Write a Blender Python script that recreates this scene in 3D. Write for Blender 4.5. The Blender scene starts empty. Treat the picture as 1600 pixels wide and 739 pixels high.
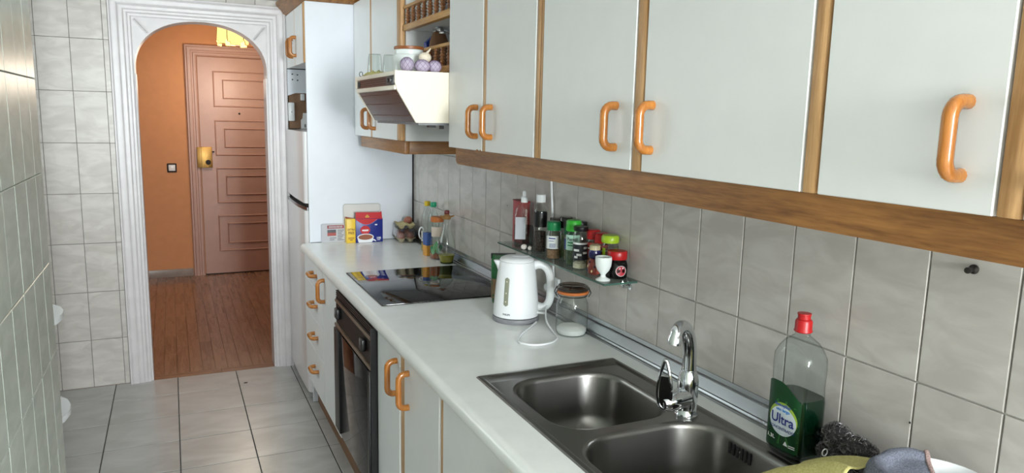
import bpy, bmesh, math, random
from mathutils import Matrix, Vector, geometry
random.seed(7)
PI = math.pi
scene = bpy.context.scene
COL = scene.collection

# ------------------------------------------------------------------ camera
W, D, L = 1.2408, 4.6834, -0.3646          # tiled wall, far wall, left wall
cd = bpy.data.cameras.new('camera'); cam = bpy.data.objects.new('camera', cd); COL.objects.link(cam)
cd.sensor_width = 36.0; cd.lens = 1139.27 / 1600 * 36; cd.clip_start = 0.02; cd.clip_end = 60
rt = Vector((0.90660, -0.42139, 0.02213)); dn = Vector((-0.04665, -0.15235, -0.98722)); fw = Vector((0.41938, 0.89398, -0.15778))
fw = Vector((0.4181, 0.8943, -0.1594)).normalized()
rt = (rt - fw * rt.dot(fw)).normalized(); dn = fw.cross(rt)
cam.matrix_world = Matrix(((rt.x, -dn.x, -fw.x, 0), (rt.y, -dn.y, -fw.y, 0), (rt.z, -dn.z, -fw.z, 1.5955), (0, 0, 0, 1)))
scene.camera = cam
# ------------------------------------------------------------------ world, daylight, exposure
wd = bpy.data.worlds.new('world'); scene.world = wd; wd.use_nodes = True
bg = wd.node_tree.nodes['Background']; bg.inputs[0].default_value = (0.80, 0.90, 1.0, 1); bg.inputs[1].default_value = 0.6
def area_light(name, loc, rot, sx, sy, power, col):
    ld = bpy.data.lights.new(name, 'AREA'); ld.shape = 'RECTANGLE'; ld.size = sx; ld.size_y = sy
    ld.energy = power; ld.color = col
    o = bpy.data.objects.new(name, ld); COL.objects.link(o); o.location = loc; o.rotation_euler = rot
    return o
WX0, WX1, WZ0, WZ1, WY = 0.15, 1.00, 1.05, 2.40, -3.40    # the kitchen window behind the photographer
area_light('window_daylight', ((WX0 + WX1) / 2, WY - 0.16, (WZ0 + WZ1) / 2), (PI / 2, 0, 0), WX1 - WX0, WZ1 - WZ0, 405, (0.955, 0.985, 1.0))
RX, VY0, VY1, VZ0, VZ1 = -0.80, 3.30, 4.35, 1.15, 2.15     # unseen side window added beyond the left wall, fill light for the far backsplash
area_light('side_fill_light', (RX - 0.14, (VY0 + VY1) / 2, (VZ0 + VZ1) / 2), (0, -PI / 2, 0), VZ1 - VZ0, VY1 - VY0, 16, (0.92, 1.0, 0.99))
scene.view_settings.view_transform = 'Standard'; scene.view_settings.look = 'None'
scene.view_settings.gamma = 1.0; scene.view_settings.use_curve_mapping = False
scene.view_settings.exposure = 0.0
scene.cycles.use_denoising = True

# ------------------------------------------------------------------ materials
def lin(c):
    c = c / 255.0
    return c / 12.92 if c <= 0.04045 else ((c + 0.055) / 1.055) ** 2.4
def rgb(r, g, b): return (lin(r), lin(g), lin(b), 1)
def newmat(name):
    m = bpy.data.materials.new(name); m.use_nodes = True
    nt = m.node_tree
    return m, nt, nt.nodes['Principled BSDF']
def plain(name, col, rough=0.5, metal=0.0, bump=0.0, bscale=200, var=0.04, coat=0.0, spec=0.5, emit=None, estr=0):
    m, nt, p = newmat(name)
    p.inputs['Roughness'].default_value = rough; p.inputs['Metallic'].default_value = metal
    p.inputs['Coat Weight'].default_value = coat; p.inputs['Coat Roughness'].default_value = 0.08
    p.inputs['Specular IOR Level'].default_value = spec
    tc = nt.nodes.new('ShaderNodeTexCoord')
    n = nt.nodes.new('ShaderNodeTexNoise'); n.inputs['Scale'].default_value = 14; n.inputs['Detail'].default_value = 4
    nt.links.new(tc.outputs['Object'], n.inputs['Vector'])
    r = nt.nodes.new('ShaderNodeValToRGB')
    c = rgb(*col)
    r.color_ramp.elements[0].color = tuple(x * (1 - var) for x in c[:3]) + (1,)
    r.color_ramp.elements[1].color = tuple(min(1, x * (1 + var)) for x in c[:3]) + (1,)
    r.color_ramp.elements[0].position = 0.3; r.color_ramp.elements[1].position = 0.7
    nt.links.new(n.outputs['Fac'], r.inputs[0]); nt.links.new(r.outputs[0], p.inputs['Base Color'])
    if bump:
        n2 = nt.nodes.new('ShaderNodeTexNoise'); n2.inputs['Scale'].default_value = bscale; n2.inputs['Detail'].default_value = 3
        nt.links.new(tc.outputs['Object'], n2.inputs['Vector'])
        b = nt.nodes.new('ShaderNodeBump'); b.inputs['Strength'].default_value = bump; b.inputs['Distance'].default_value = 0.002
        nt.links.new(n2.outputs['Fac'], b.inputs['Height']); nt.links.new(b.outputs[0], p.inputs['Normal'])
    if emit:
        p.inputs['Emission Color'].default_value = rgb(*emit); p.inputs['Emission Strength'].default_value = estr
    return m
def wood(name, dark, light, axis=1, scale=1.0, rough=0.4, coat=0.0, rnd=False, across=26):
    m, nt, p = newmat(name)
    tc = nt.nodes.new('ShaderNodeTexCoord'); mp = nt.nodes.new('ShaderNodeMapping')
    s = [across * scale] * 3; s[axis] = 2.2 * scale
    mp.inputs['Scale'].default_value = s
    nt.links.new(tc.outputs['Object'], mp.inputs[0])
    if rnd:
        oi = nt.nodes.new('ShaderNodeObjectInfo'); mul = nt.nodes.new('ShaderNodeMath'); mul.operation = 'MULTIPLY'; mul.inputs[1].default_value = 40
        nt.links.new(oi.outputs['Random'], mul.inputs[0]); cb = nt.nodes.new('ShaderNodeCombineXYZ')
        for k in range(3): nt.links.new(mul.outputs[0], cb.inputs[k])
        nt.links.new(cb.outputs[0], mp.inputs['Location'])
    n = nt.nodes.new('ShaderNodeTexNoise'); n.inputs['Scale'].default_value = 1.5; n.inputs['Detail'].default_value = 6; n.inputs['Distortion'].default_value = 0.6
    nt.links.new(mp.outputs[0], n.inputs['Vector'])
    n2 = nt.nodes.new('ShaderNodeTexNoise'); n2.inputs['Scale'].default_value = 11; n2.inputs['Detail'].default_value = 3
    nt.links.new(mp.outputs[0], n2.inputs['Vector'])
    mx = nt.nodes.new('ShaderNodeMath'); mx.operation = 'ADD'
    h = nt.nodes.new('ShaderNodeMath'); h.operation = 'MULTIPLY'; h.inputs[1].default_value = 0.5
    nt.links.new(n2.outputs['Fac'], h.inputs[0]); nt.links.new(n.outputs['Fac'], mx.inputs[0]); nt.links.new(h.outputs[0], mx.inputs[1])
    last = mx.outputs[0]
    if rnd:
        ad = nt.nodes.new('ShaderNodeMath'); ad.operation = 'MULTIPLY_ADD'; ad.inputs[1].default_value = 0.16; 
        nt.links.new(oi.outputs['Random'], ad.inputs[0]); nt.links.new(last, ad.inputs[2]); last = ad.outputs[0]
    r = nt.nodes.new('ShaderNodeValToRGB'); r.color_ramp.elements[0].position = 0.52; r.color_ramp.elements[1].position = 0.95
    r.color_ramp.elements[0].color = rgb(*dark); r.color_ramp.elements[1].color = rgb(*light)
    nt.links.new(last, r.inputs[0]); nt.links.new(r.outputs[0], p.inputs['Base Color'])
    p.inputs['Roughness'].default_value = rough; p.inputs['Coat Weight'].default_value = coat; p.inputs['Coat Roughness'].default_value = 0.07
    return m
def tilemat(name, a, b, rough, stretch=(5, 12, 1), amt=1.0):
    m, nt, p = newmat(name)
    tc = nt.nodes.new('ShaderNodeTexCoord'); mp = nt.nodes.new('ShaderNodeMapping'); mp.inputs['Scale'].default_value = stretch
    nt.links.new(tc.outputs['Object'], mp.inputs[0])
    oi = nt.nodes.new('ShaderNodeObjectInfo'); mul = nt.nodes.new('ShaderNodeMath'); mul.operation = 'MULTIPLY'; mul.inputs[1].default_value = 50
    nt.links.new(oi.outputs['Random'], mul.inputs[0]); cb = nt.nodes.new('ShaderNodeCombineXYZ')
    for k in range(3): nt.links.new(mul.outputs[0], cb.inputs[k])
    nt.links.new(cb.outputs[0], mp.inputs['Location'])
    n = nt.nodes.new('ShaderNodeTexNoise'); n.inputs['Scale'].default_value = 1.6; n.inputs['Detail'].default_value = 4; n.inputs['Distortion'].default_value = 0.8
    nt.links.new(mp.outputs[0], n.inputs['Vector'])
    r = nt.nodes.new('ShaderNodeValToRGB'); r.color_ramp.elements[0].position = 0.36; r.color_ramp.elements[1].position = 0.66
    r.color_ramp.elements[0].color = rgb(*a); r.color_ramp.elements[1].color = rgb(*b)
    nt.links.new(n.outputs['Fac'], r.inputs[0]); nt.links.new(r.outputs[0], p.inputs['Base Color'])
    p.inputs['Roughness'].default_value = rough
    bp = nt.nodes.new('ShaderNodeBump'); bp.inputs['Strength'].default_value = 0.05; bp.inputs['Distance'].default_value = 0.003
    nt.links.new(n.outputs['Fac'], bp.inputs['Height']); nt.links.new(bp.outputs[0], p.inputs['Normal'])
    return m
def thin_glass(name, tint=(248, 250, 249), refl=1.0, rough=0.03, ior=1.45):
    m = bpy.data.materials.new(name); m.use_nodes = True; nt = m.node_tree
    for n in list(nt.nodes): nt.nodes.remove(n)
    out = nt.nodes.new('ShaderNodeOutputMaterial'); mix = nt.nodes.new('ShaderNodeMixShader')
    tr = nt.nodes.new('ShaderNodeBsdfTransparent')
    l2 = nt.nodes.new('ShaderNodeLayerWeight'); l2.inputs[0].default_value = 0.5
    p2_ = nt.nodes.new('ShaderNodeMath'); p2_.operation = 'POWER'; p2_.inputs[1].default_value = 5.0
    cr = nt.nodes.new('ShaderNodeMix'); cr.data_type = 'RGBA'; cr.inputs[6].default_value = rgb(*tint); cr.inputs[7].default_value = tuple(c * 0.30 for c in rgb(*tint)[:3]) + (1,)
    nt.links.new(l2.outputs['Facing'], p2_.inputs[0]); nt.links.new(p2_.outputs[0], cr.inputs[0]); nt.links.new(cr.outputs[2], tr.inputs[0])
    gl = nt.nodes.new('ShaderNodeBsdfGlossy'); gl.inputs['Roughness'].default_value = rough
    lw = nt.nodes.new('ShaderNodeLayerWeight'); lw.inputs[0].default_value = 0.5
    pw = nt.nodes.new('ShaderNodeMath'); pw.operation = 'POWER'; pw.inputs[1].default_value = 4.0
    mu = nt.nodes.new('ShaderNodeMath'); mu.operation = 'MULTIPLY_ADD'; mu.inputs[1].default_value = 0.60 * refl; mu.inputs[2].default_value = 0.045 * refl; mu.use_clamp = True
    nt.links.new(lw.outputs['Facing'], pw.inputs[0]); nt.links.new(pw.outputs[0], mu.inputs[0]); nt.links.new(mu.outputs[0], mix.inputs[0])
    nt.links.new(tr.outputs[0], mix.inputs[1]); nt.links.new(gl.outputs[0], mix.inputs[2]); nt.links.new(mix.outputs[0], out.inputs[0])
    return m
def speckle(name, a, b, scale, rough=0.8, bump=0.4):
    m, nt, p = newmat(name)
    tc = nt.nodes.new('ShaderNodeTexCoord'); n = nt.nodes.new('ShaderNodeTexNoise'); n.inputs['Scale'].default_value = scale; n.inputs['Detail'].default_value = 2
    nt.links.new(tc.outputs['Object'], n.inputs['Vector'])
    r = nt.nodes.new('ShaderNodeValToRGB'); r.color_ramp.elements[0].position = 0.4; r.color_ramp.elements[1].position = 0.6
    r.color_ramp.elements[0].color = rgb(*a); r.color_ramp.elements[1].color = rgb(*b)
    nt.links.new(n.outputs['Fac'], r.inputs[0]); nt.links.new(r.outputs[0], p.inputs['Base Color']); p.inputs['Roughness'].default_value = rough
    bp = nt.nodes.new('ShaderNodeBump'); bp.inputs['Strength'].default_value = bump; bp.inputs['Distance'].default_value = 0.002
    nt.links.new(n.outputs['Fac'], bp.inputs['Height']); nt.links.new(bp.outputs[0], p.inputs['Normal'])
    return m
M = {}
M['laminate'] = plain('white_laminate', (236, 237, 237), 0.38, var=0.012)
M['panel'] = plain('white_panel', (228, 232, 240), 0.32, var=0.012)
M['worktop'] = plain('worktop_laminate', (241, 243, 241), 0.22, var=0.03, bump=0.03, bscale=400)
M['oak'] = wood('oak', (112, 72, 36), (168, 116, 62), 1, 1.0, 0.42)
M['oak_v'] = wood('oak_upright', (176, 130, 82), (216, 172, 122), 2, 1.0, 0.4)
M['oak_x'] = wood('oak_cross', (112, 72, 36), (168, 116, 62), 0, 1.0, 0.42)
M['pine'] = wood('varnished_handle_wood', (166, 98, 34), (194, 126, 52), 2, 1.2, 0.25, 0.6)
M['turned'] = wood('turned_wood', (116, 70, 38), (172, 116, 72), 2, 1.5, 0.3, 0.4)
M['shelfwood'] = wood('shelf_pine', (165, 116, 58), (205, 158, 92), 1, 1.2, 0.4)
M['plinth'] = wood('plinth_wood', (108, 76, 50), (140, 102, 72), 1, 1.0, 0.5)
M['tile_wall'] = tilemat('wall_tile', (187, 181, 175), (204, 199, 193), 0.24)
M['tile_left'] = tilemat('left_wall_tile', (184, 193, 183), (203, 210, 201), 0.30)
M['tile_left'].node_tree.nodes['Principled BSDF'].inputs['Specular IOR Level'].default_value = 0.3
M['tile_floor'] = tilemat('floor_tile', (172, 171, 167), (190, 189, 186), 0.28, (2.5, 5, 1))
M['grout_light'] = plain('pale_grout', (205, 203, 196), 0.8)
M['grout_grey'] = plain('grey_grout', (120, 114, 108), 0.85)
M['grout_dark'] = plain('dark_grout', (58, 56, 54), 0.9)
M['paint_white'] = plain('white_gloss_paint', (207, 202, 203), 0.35, bump=0.08, bscale=60)
M['ceiling'] = plain('ceiling_paint', (246, 246, 244), 0.9)
M['plaster'] = plain('plain_plaster', (225, 225, 222), 0.85)
M['orange'] = plain('orange_wall_paint', (212, 150, 104), 0.75, bump=0.1, bscale=120, var=0.03)
M['door_pink'] = plain('pink_beige_door_paint', (190, 154, 141), 0.42, bump=0.06, bscale=80, var=0.03)
M['parquet'] = wood('parquet', (116, 88, 70), (152, 120, 98), 1, 1.0, 0.26, 0.25, True)
M['marble'] = plain('grey_marble', (150, 140, 132), 0.3, var=0.12)
M['brass'] = plain('brass', (186, 146, 84), 0.42, 1.0)
M['black'] = plain('black_plastic', (18, 18, 20), 0.35)
M['rubber'] = plain('dark_rubber', (34, 33, 33), 0.7)
M['chrome'] = plain('chrome', (225, 228, 232), 0.07, 1.0, var=0.01)
M['steel'] = plain('brushed_steel', (136, 134, 131), 0.3, 1.0, var=0.05)
M['aluminium'] = plain('aluminium', (156, 159, 161), 0.27, 1.0, var=0.03)
M['hob'] = plain('hob_glass', (12, 11, 12), 0.05, spec=0.5, var=0.0)
M['oven_glass'] = plain('oven_glass', (16, 14, 15), 0.05, var=0.0, spec=0.22)
M['bronze'] = plain('bronze_strip', (150, 130, 112), 0.3, 0.7)
M['brown_plastic'] = wood('brown_wood_print', (60, 32, 24), (92, 52, 38), 1, 1.0, 0.3)
M['visor'] = plain('brown_visor', (36, 23, 25), 0.2, var=0.04)
M['cream'] = plain('cream_metal', (244, 234, 216), 0.3, var=0.01)
M['white'] = plain('white_plastic', (236, 238, 240), 0.25, var=0.01)
M['fridge'] = plain('fridge_enamel', (226, 222, 222), 0.16, var=0.01)
M['ceramic'] = plain('white_ceramic', (232, 238, 236), 0.18, var=0.01)
M['grey_plastic'] = plain('grey_plastic', (130, 130, 134), 0.4)
M['glass'] = thin_glass('clear_glass', (247, 250, 248), 1.4)
M['glass_blue'] = thin_glass('clear_plastic', (243, 247, 246), 0.9)
M['glass_shelf'] = thin_glass('shelf_glass', (240, 247, 244), 0.9, 0.02, 1.5)
M['glass_edge'] = plain('glass_edge_green', (64, 96, 86), 0.15, spec=0.6)
M['glass_pane'] = thin_glass('window_glass', (250, 252, 252), 0.8)
M['cloth_yellow'] = speckle('yellow_cloth', (188, 180, 112), (206, 198, 132), 260, 0.9, 0.35)
M['cloth_grey'] = speckle('grey_blue_cloth', (96, 100, 114), (124, 128, 142), 420, 0.95, 0.6)

# ------------------------------------------------------------------ mesh helpers
ORG = {}
class MB:
    def __init__(self): self.bm = bmesh.new()
    def _add(self, verts, faces, M_=None):
        vs = [self.bm.verts.new(M_ @ Vector(v) if M_ is not None else v) for v in verts]
        for f in faces:
            try: self.bm.faces.new([vs[i] for i in f])
            except ValueError: pass
        return vs
    def box(self, x0, x1, y0, y1, z0, z1, bev=0.0, seg=2, M_=None):
        b = bmesh.new(); bmesh.ops.create_cube(b, size=1.0)
        for v in b.verts:
            v.co = Vector((x0 + (v.co.x + .5) * (x1 - x0), y0 + (v.co.y + .5) * (y1 - y0), z0 + (v.co.z + .5) * (z1 - z0)))
        if bev: bmesh.ops.bevel(b, geom=list(b.edges), offset=bev, segments=seg, profile=0.5, affect='EDGES')
        self.merge(b, M_); return self
    def merge(self, b, M_=None):
        b.verts.index_update()
        self._add([v.co.copy() for v in b.verts], [[v.index for v in f.verts] for f in b.faces], M_); b.free()
    def lathe(self, prof, n=24, c=(0, 0, 0), M_=None, sx=1, sy=1):
        vs, fs = [], []
        for r, z in prof:
            for k in range(n):
                a = 2 * PI * k / n
                vs.append((c[0] + r * sx * math.cos(a), c[1] + r * sy * math.sin(a), c[2] + z))
        for i in range(len(prof) - 1):
            for k in range(n):
                a, b = i * n + k, i * n + (k + 1) % n
                fs.append((a, b, b + n, a + n))
        if prof[0][0] > 1e-6: fs.append(tuple(reversed(range(n))))
        if prof[-1][0] > 1e-6: fs.append(tuple(range((len(prof) - 1) * n, len(prof) * n)))
        self._add(vs, fs, M_); return self
    def loft(self, rings, cap=True, M_=None, closed=False):
        n = len(rings[0]); vs = [p for r in rings for p in r]; fs = []
        m = len(rings)
        for i in range(m if closed else m - 1):
            for k in range(n):
                a, b = i * n + k, i * n + (k + 1) % n
                c, d = ((i + 1) % m) * n + (k + 1) % n, ((i + 1) % m) * n + k
                fs.append((a, b, c, d))
        if cap and not closed: fs.append(tuple(reversed(range(n)))); fs.append(tuple(range((m - 1) * n, m * n)))
        self._add(vs, fs, M_); return self
    def tube(self, pts, r, n=10, cap=True, M_=None, flat=1.0, closed=False):
        P = [Vector(p) for p in pts]; rings = []
        up = None
        for i, p in enumerate(P):
            if closed: t = (P[(i + 1) % len(P)] - P[i - 1]).normalized()
            else: t = (P[min(i + 1, len(P) - 1)] - P[max(i - 1, 0)]).normalized()
            if up is None:
                up = Vector((0, 0, 1)) if abs(t.z) < 0.9 else Vector((0, 1, 0))
            s = t.cross(up).normalized(); up = s.cross(t).normalized()
            rr = r[i] if isinstance(r, (list, tuple)) else r
            rings.append([tuple(p + s * (rr * math.cos(2 * PI * k / n)) + up * (rr * flat * math.sin(2 * PI * k / n))) for k in range(n)])
        return self.loft(rings, cap, M_, closed)
    def prism(self, poly, axis, a, b, M_=None):
        # poly of 2-D points; axis 0: (y,z) extruded in x, 1: (x,z) in y, 2: (x,y) in z
        def P(p, t): return {0: (t, p[0], p[1]), 1: (p[0], t, p[1]), 2: (p[0], p[1], t)}[axis]
        n = len(poly); vs = [P(p, a) for p in poly] + [P(p, b) for p in poly]
        fs = [(k, (k + 1) % n, n + (k + 1) % n, n + k) for k in range(n)]
        tr = geometry.tessellate_polygon([[Vector((p[0], p[1], 0)) for p in poly]])
        fs += [tuple(t) for t in tr] + [tuple(i + n for i in reversed(t)) for t in tr]
        self._add(vs, fs, M_); return self
    def poly(self, pts, M_=None):
        self._add(pts, [tuple(range(len(pts)))], M_); return self
    def sphere(self, c, r, n=16, m=10, s=(1, 1, 1), M_=None, fn=None):
        b = bmesh.new(); bmesh.ops.create_uvsphere(b, u_segments=n, v_segments=m, radius=1)
        for v in b.verts:
            k = fn(v.co) if fn else 1.0
            v.co = Vector((c[0] + v.co.x * r * s[0] * k, c[1] + v.co.y * r * s[1] * k, c[2] + v.co.z * r * s[2] * k))
        self.merge(b, M_); return self
    def build(self, name, mat, parent=None, smooth=True, world=True, ang=0.6):
        bm = self.bm
        bmesh.ops.recalc_face_normals(bm, faces=list(bm.faces))
        if parent is not None and world and parent.name in ORG:
            o = ORG[parent.name]
            for v in bm.verts: v.co -= o
        me = bpy.data.meshes.new(name); bm.to_mesh(me); bm.free()
        if smooth:
            me.shade_smooth(); me.set_sharp_from_angle(angle=ang)
        mats = mat if isinstance(mat, (list, tuple)) else [mat]
        for k in mats: me.materials.append(k)
        ob = bpy.data.objects.new(name, me); COL.objects.link(ob)
        if parent is not None:
            ob.parent = parent
            if parent.name in ORG: ORG[ob.name] = ORG[parent.name]
        return ob
def tag(o, label=None, cat=None, group=None, kind=None):
    if label: o['label'] = label
    if cat: o['category'] = cat
    if group: o['group'] = group
    if kind: o['kind'] = kind
    return o
def struct(o, label, cat): return tag(o, label, cat, kind='structure')
def thing(name, label, cat, loc=(0, 0, 0), rotz=0.0, group=None):
    o = bpy.data.objects.new(name, None); COL.objects.link(o); o.empty_display_size = 0.02
    o.location = loc; o.rotation_euler = (0, 0, rotz); ORG[o.name] = Vector(loc)
    return tag(o, label, cat, group)
def copy_tree(o, parent=None):
    c = o.copy(); COL.objects.link(c)
    if parent is not None: c.parent = parent
    for ch in list(o.children): copy_tree(ch, c)
    return c
def boxobj(name, mat, parent, *a, **k): return MB().box(*a, **k).build(name, mat, parent)
def frame_axes(o, u, v, n):
    u, v, n = Vector(u), Vector(v), Vector(n); o = Vector(o)
    return Matrix(((u.x, v.x, n.x, o.x), (u.y, v.y, n.y, o.y), (u.z, v.z, n.z, o.z), (0, 0, 0, 1)))
_tm = {}
def tile_mesh(w, h, t, mat, bev=0.0015):
    key = (round(w, 4), round(h, 4), t, mat.name)
    if key in _tm: return _tm[key]
    b = bev
    vs = [(-w/2, -h/2, 0), (w/2, -h/2, 0), (w/2, h/2, 0), (-w/2, h/2, 0), (-w/2, -h/2, t - b), (w/2, -h/2, t - b), (w/2, h/2, t - b), (-w/2, h/2, t - b),
          (-w/2 + b, -h/2 + b, t), (w/2 - b, -h/2 + b, t), (w/2 - b, h/2 - b, t), (-w/2 + b, h/2 - b, t)]
    fs = [(0, 1, 5, 4), (1, 2, 6, 5), (2, 3, 7, 6), (3, 0, 4, 7), (4, 5, 9, 8), (5, 6, 10, 9), (6, 7, 11, 10), (7, 4, 8, 11), (8, 9, 10, 11)]
    me = bpy.data.meshes.new('tile'); me.from_pydata(vs, [], fs); me.materials.append(mat); _tm[key] = me
    return me
def tile_grid(parent, name, org, u, v, n, us, vs, gap, t, mat, skip=None):
    org, u, v, n = Vector(org), Vector(u), Vector(v), Vector(n)
    for a0, a1 in zip(us[:-1], us[1:]):
        for b0, b1 in zip(vs[:-1], vs[1:]):
            w, h = a1 - a0 - gap, b1 - b0 - gap
            if w < 0.006 or h < 0.006: continue
            if skip and skip(a0, a1, b0, b1): continue
            ob = bpy.data.objects.new(name, tile_mesh(w, h, t, mat)); COL.objects.link(ob)
            ob.parent = parent
            jit = random.uniform(-0.0003, 0.0003)
            ob.matrix_local = frame_axes(org + u * ((a0 + a1) / 2) + v * ((b0 + b1) / 2) + n * jit, u, v, n)
def joints(first, step, lo, hi):
    k = math.ceil((lo - first) / step - 1e-6); out = [lo]
    while first + k * step < hi - 1e-4:
        x = first + k * step
        if x > lo + 0.004: out.append(x)
        k += 1
    return out + [hi]
def text_verts(body, size, extrude=0.0, bold=0.0, sx=1.0):
    cu = bpy.data.curves.new('txt', 'FONT'); cu.body = body; cu.size = 1.0; cu.align_x = 'CENTER'; cu.align_y = 'CENTER'; cu.offset = bold / size; cu.resolution_u = 3
    ob = bpy.data.objects.new('txt', cu); COL.objects.link(ob)
    dg = bpy.context.evaluated_depsgraph_get(); dg.update()
    me = bpy.data.meshes.new_from_object(ob.evaluated_get(dg))
    vs = [(v.co.x * sx * size, v.co.y * size) for v in me.vertices]; fs = [tuple(p.vertices) for p in me.polygons]
    bpy.data.objects.remove(ob); bpy.data.curves.remove(cu); bpy.data.meshes.remove(me)
    return vs, fs
def print_text(name, body, size, mat, parent, fn, bold=0.0, sx=1.0, world=True):
    vs, fs = text_verts(body, size, 0, bold, sx)
    b = MB(); b._add([fn(x, y) for x, y in vs], fs)
    return b.build(name, mat, parent, smooth=False, world=world)

TW, TH = 0.15972, 0.2822
T = 0.006
HY, HX0, HX1, HZ = 7.70, -1.6, 2.2, 2.55
CZ = 2.50             # kitchen ceiling
# ------------------------------------------------------------------ floor
fl = MB().box(RX - .1, W + .1, WY - .12, D, -0.1, -.0013).build('floor', M['grout_dark'], smooth=False)
struct(fl, 'grey glazed tile floor of the kitchen', 'floor')
tile_grid(fl, 'floor_tile', (0, 0, -.0013), (1, 0, 0), (0, 1, 0), (0, 0, 1), joints(-0.3595, 0.33, RX, W), joints(4.727 - .33 * 18, 0.33, WY, D), 0.0045, .0018, M['tile_floor'])
MB().lathe([(.009, 0), (.009, .0012), (0, .0014)], 12, (.338, 4.44, .0002), sx=1.3).build('floor_stain', M['rubber'], fl)
hf = MB().box(HX0 - .1, HX1 + .1, D, HY + .1, -0.1, -0.008).build('floor_hall', M['grout_dark'], smooth=False)
struct(hf, 'brown strip parquet floor of the hallway behind the arch', 'floor')
_pm = {}
def plank(x0, x1, y0, y1, rot=False):
    key = (round(x1 - x0, 4), round(y1 - y0, 4))
    if rot:
        mesh = tile_mesh(y1 - y0 - .0012, x1 - x0 - .0012, 0.0085, M['parquet'], 0.0006); u, v = (0, 1, 0), (-1, 0, 0)
    else:
        mesh = tile_mesh(x1 - x0 - .0012, y1 - y0 - .0012, 0.0085, M['parquet'], 0.0006); u, v = (1, 0, 0), (0, 1, 0)
    ob = bpy.data.objects.new('parquet_strip', mesh); COL.objects.link(ob); ob.parent = hf
    ob.matrix_local = frame_axes(((x0 + x1) / 2, (y0 + y1) / 2, -0.008), u, v, (0, 0, 1))
# a border course of cross strips at the threshold, then lengthwise strips in staggered courses
x = -0.62
while x < 1.4:
    plank(x, min(x + .42, 1.42), D, D + .075, True); x += .42
x = -0.62; k = 0
while x < 1.38:
    y = D + .075 + (-0.31, -.13, -.22, 0)[k % 4]
    while y < HY:
        a, b = max(y, D + .075), min(y + .42, HY)
        if b - a > .02: plank(x, x + .0735, a, b)
        y += .42
    x += .0735; k += 1
# ------------------------------------------------------------------ walls
wr = MB().box(W + T, W + .14, WY - .12, D, -0.1, CZ).build('wall_right', M['grout_light'], smooth=False)
struct(wr, 'right-hand kitchen wall with pale marbled tile splashback', 'wall')
tile_grid(wr, 'wall_tile', (W + T, 0, 0), (0, -1, 0), (0, 0, 1), (-1, 0, 0), joints(-1.6569, TW, -4.0, -WY), [0.844, 1.1264, 1.4086, 1.6908], 0.0028, T, M['tile_wall'])
wl = MB().box(L - .14, L - T, WY - .12, 2.652, -0.1, CZ).build('wall_left', M['grout_light'], smooth=False)
struct(wl, 'left-hand kitchen wall of tall glossy greenish white tiles', 'wall')
tile_grid(wl, 'wall_tile', (L - T, 0, 0), (0, 1, 0), (0, 0, 1), (1, 0, 0), joints(2.1985, TW, 0.2, 2.652), joints(1.683, TH, 0.0, CZ), 0.0028, T, M['tile_left'])
wre = MB().box(RX - .1, RX, 2.4, VY0, -0.1, CZ).box(RX - .1, RX, VY1, D, -0.1, CZ).box(RX - .1, RX, VY0, VY1, -0.1, VZ0).box(RX - .1, RX, VY0, VY1, VZ1, CZ)
wre.box(RX, L - .14, 2.53, 2.652, -0.1, CZ)
struct(wre.build('wall_recess', M['plaster'], smooth=False), 'pale wall of the recess beyond the left tiles', 'wall')
OX0, OX1, OZ = -0.172, 0.546, 2.135       # arch opening
wf = MB()
wf.box(RX - .1, OX0, D + T, D + .13, -0.1, CZ + .05).box(OX1, W + .14, D + T, D + .13, -0.1, CZ + .05).box(OX0, OX1, D + T, D + .13, OZ, CZ + .05)
wfo = wf.build('wall_far', M['grout_grey'], smooth=False)
struct(wfo, 'far kitchen wall of grey-white tiles around the arch', 'wall')
tile_grid(wfo, 'wall_tile', (0, D + T, 0), (1, 0, 0), (0, 0, 1), (0, -1, 0), joints(-0.6312, TW, RX, -.284), joints(0.0, TH, 0, CZ), 0.0022, T, M['tile_wall'])
tile_grid(wfo, 'wall_tile', (0, D + T, 0), (1, 0, 0), (0, 0, 1), (0, -1, 0), joints(-0.6312, TW, -.284, .80), [2.205, 2.2576, CZ], 0.0022, T, M['tile_wall'])
wb = MB()
wb.box(RX - .1, WX0, WY - .12, WY, -.1, CZ).box(WX1, W + .14, WY - .12, WY, -.1, CZ).box(WX0, WX1, WY - .12, WY, -.1, WZ0).box(WX0, WX1, WY - .12, WY, WZ1, CZ)
struct(wb.build('wall_back', M['plaster'], smooth=False), 'window wall behind the photographer', 'wall')
win = MB()
for (a, b, c, d) in ((WX0, WX0 + .05, WZ0, WZ1), (WX1 - .05, WX1, WZ0, WZ1), (WX0 + .05, WX1 - .05, WZ0, WZ0 + .05), (WX0 + .05, WX1 - .05, WZ1 - .05, WZ1)):
    win.box(a, b, WY - .1, WY - .04, c, d)
win.box((WX0 + WX1) / 2 - .025, (WX0 + WX1) / 2 + .025, WY - .1, WY - .04, WZ0 + .05, WZ1 - .05)
wo = win.build('window_1', M['white'], smooth=False); struct(wo, 'white framed kitchen window behind the photographer', 'window')
for a, b in ((WX0 + .05, (WX0 + WX1) / 2 - .025), ((WX0 + WX1) / 2 + .025, WX1 - .05)):
    boxobj('pane', M['glass_pane'], wo, a, b, WY - .073, WY - .069, WZ0 + .05, WZ1 - .05)
win = MB()
for (a, b, c, d) in ((VY0, VY0 + .05, VZ0, VZ1), (VY1 - .05, VY1, VZ0, VZ1), (VY0 + .05, VY1 - .05, VZ0, VZ0 + .05), (VY0 + .05, VY1 - .05, VZ1 - .05, VZ1)): win.box(RX - .08, RX - .03, a, b, c, d)
wo = win.build('fill_window', M['white'], smooth=False); struct(wo, 'unseen white framed side window added in the recess as fill light', 'window')
boxobj('pane', M['glass_pane'], wo, RX - .058, RX - .054, VY0 + .05, VY1 - .05, VZ0 + .05, VZ1 - .05)
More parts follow.
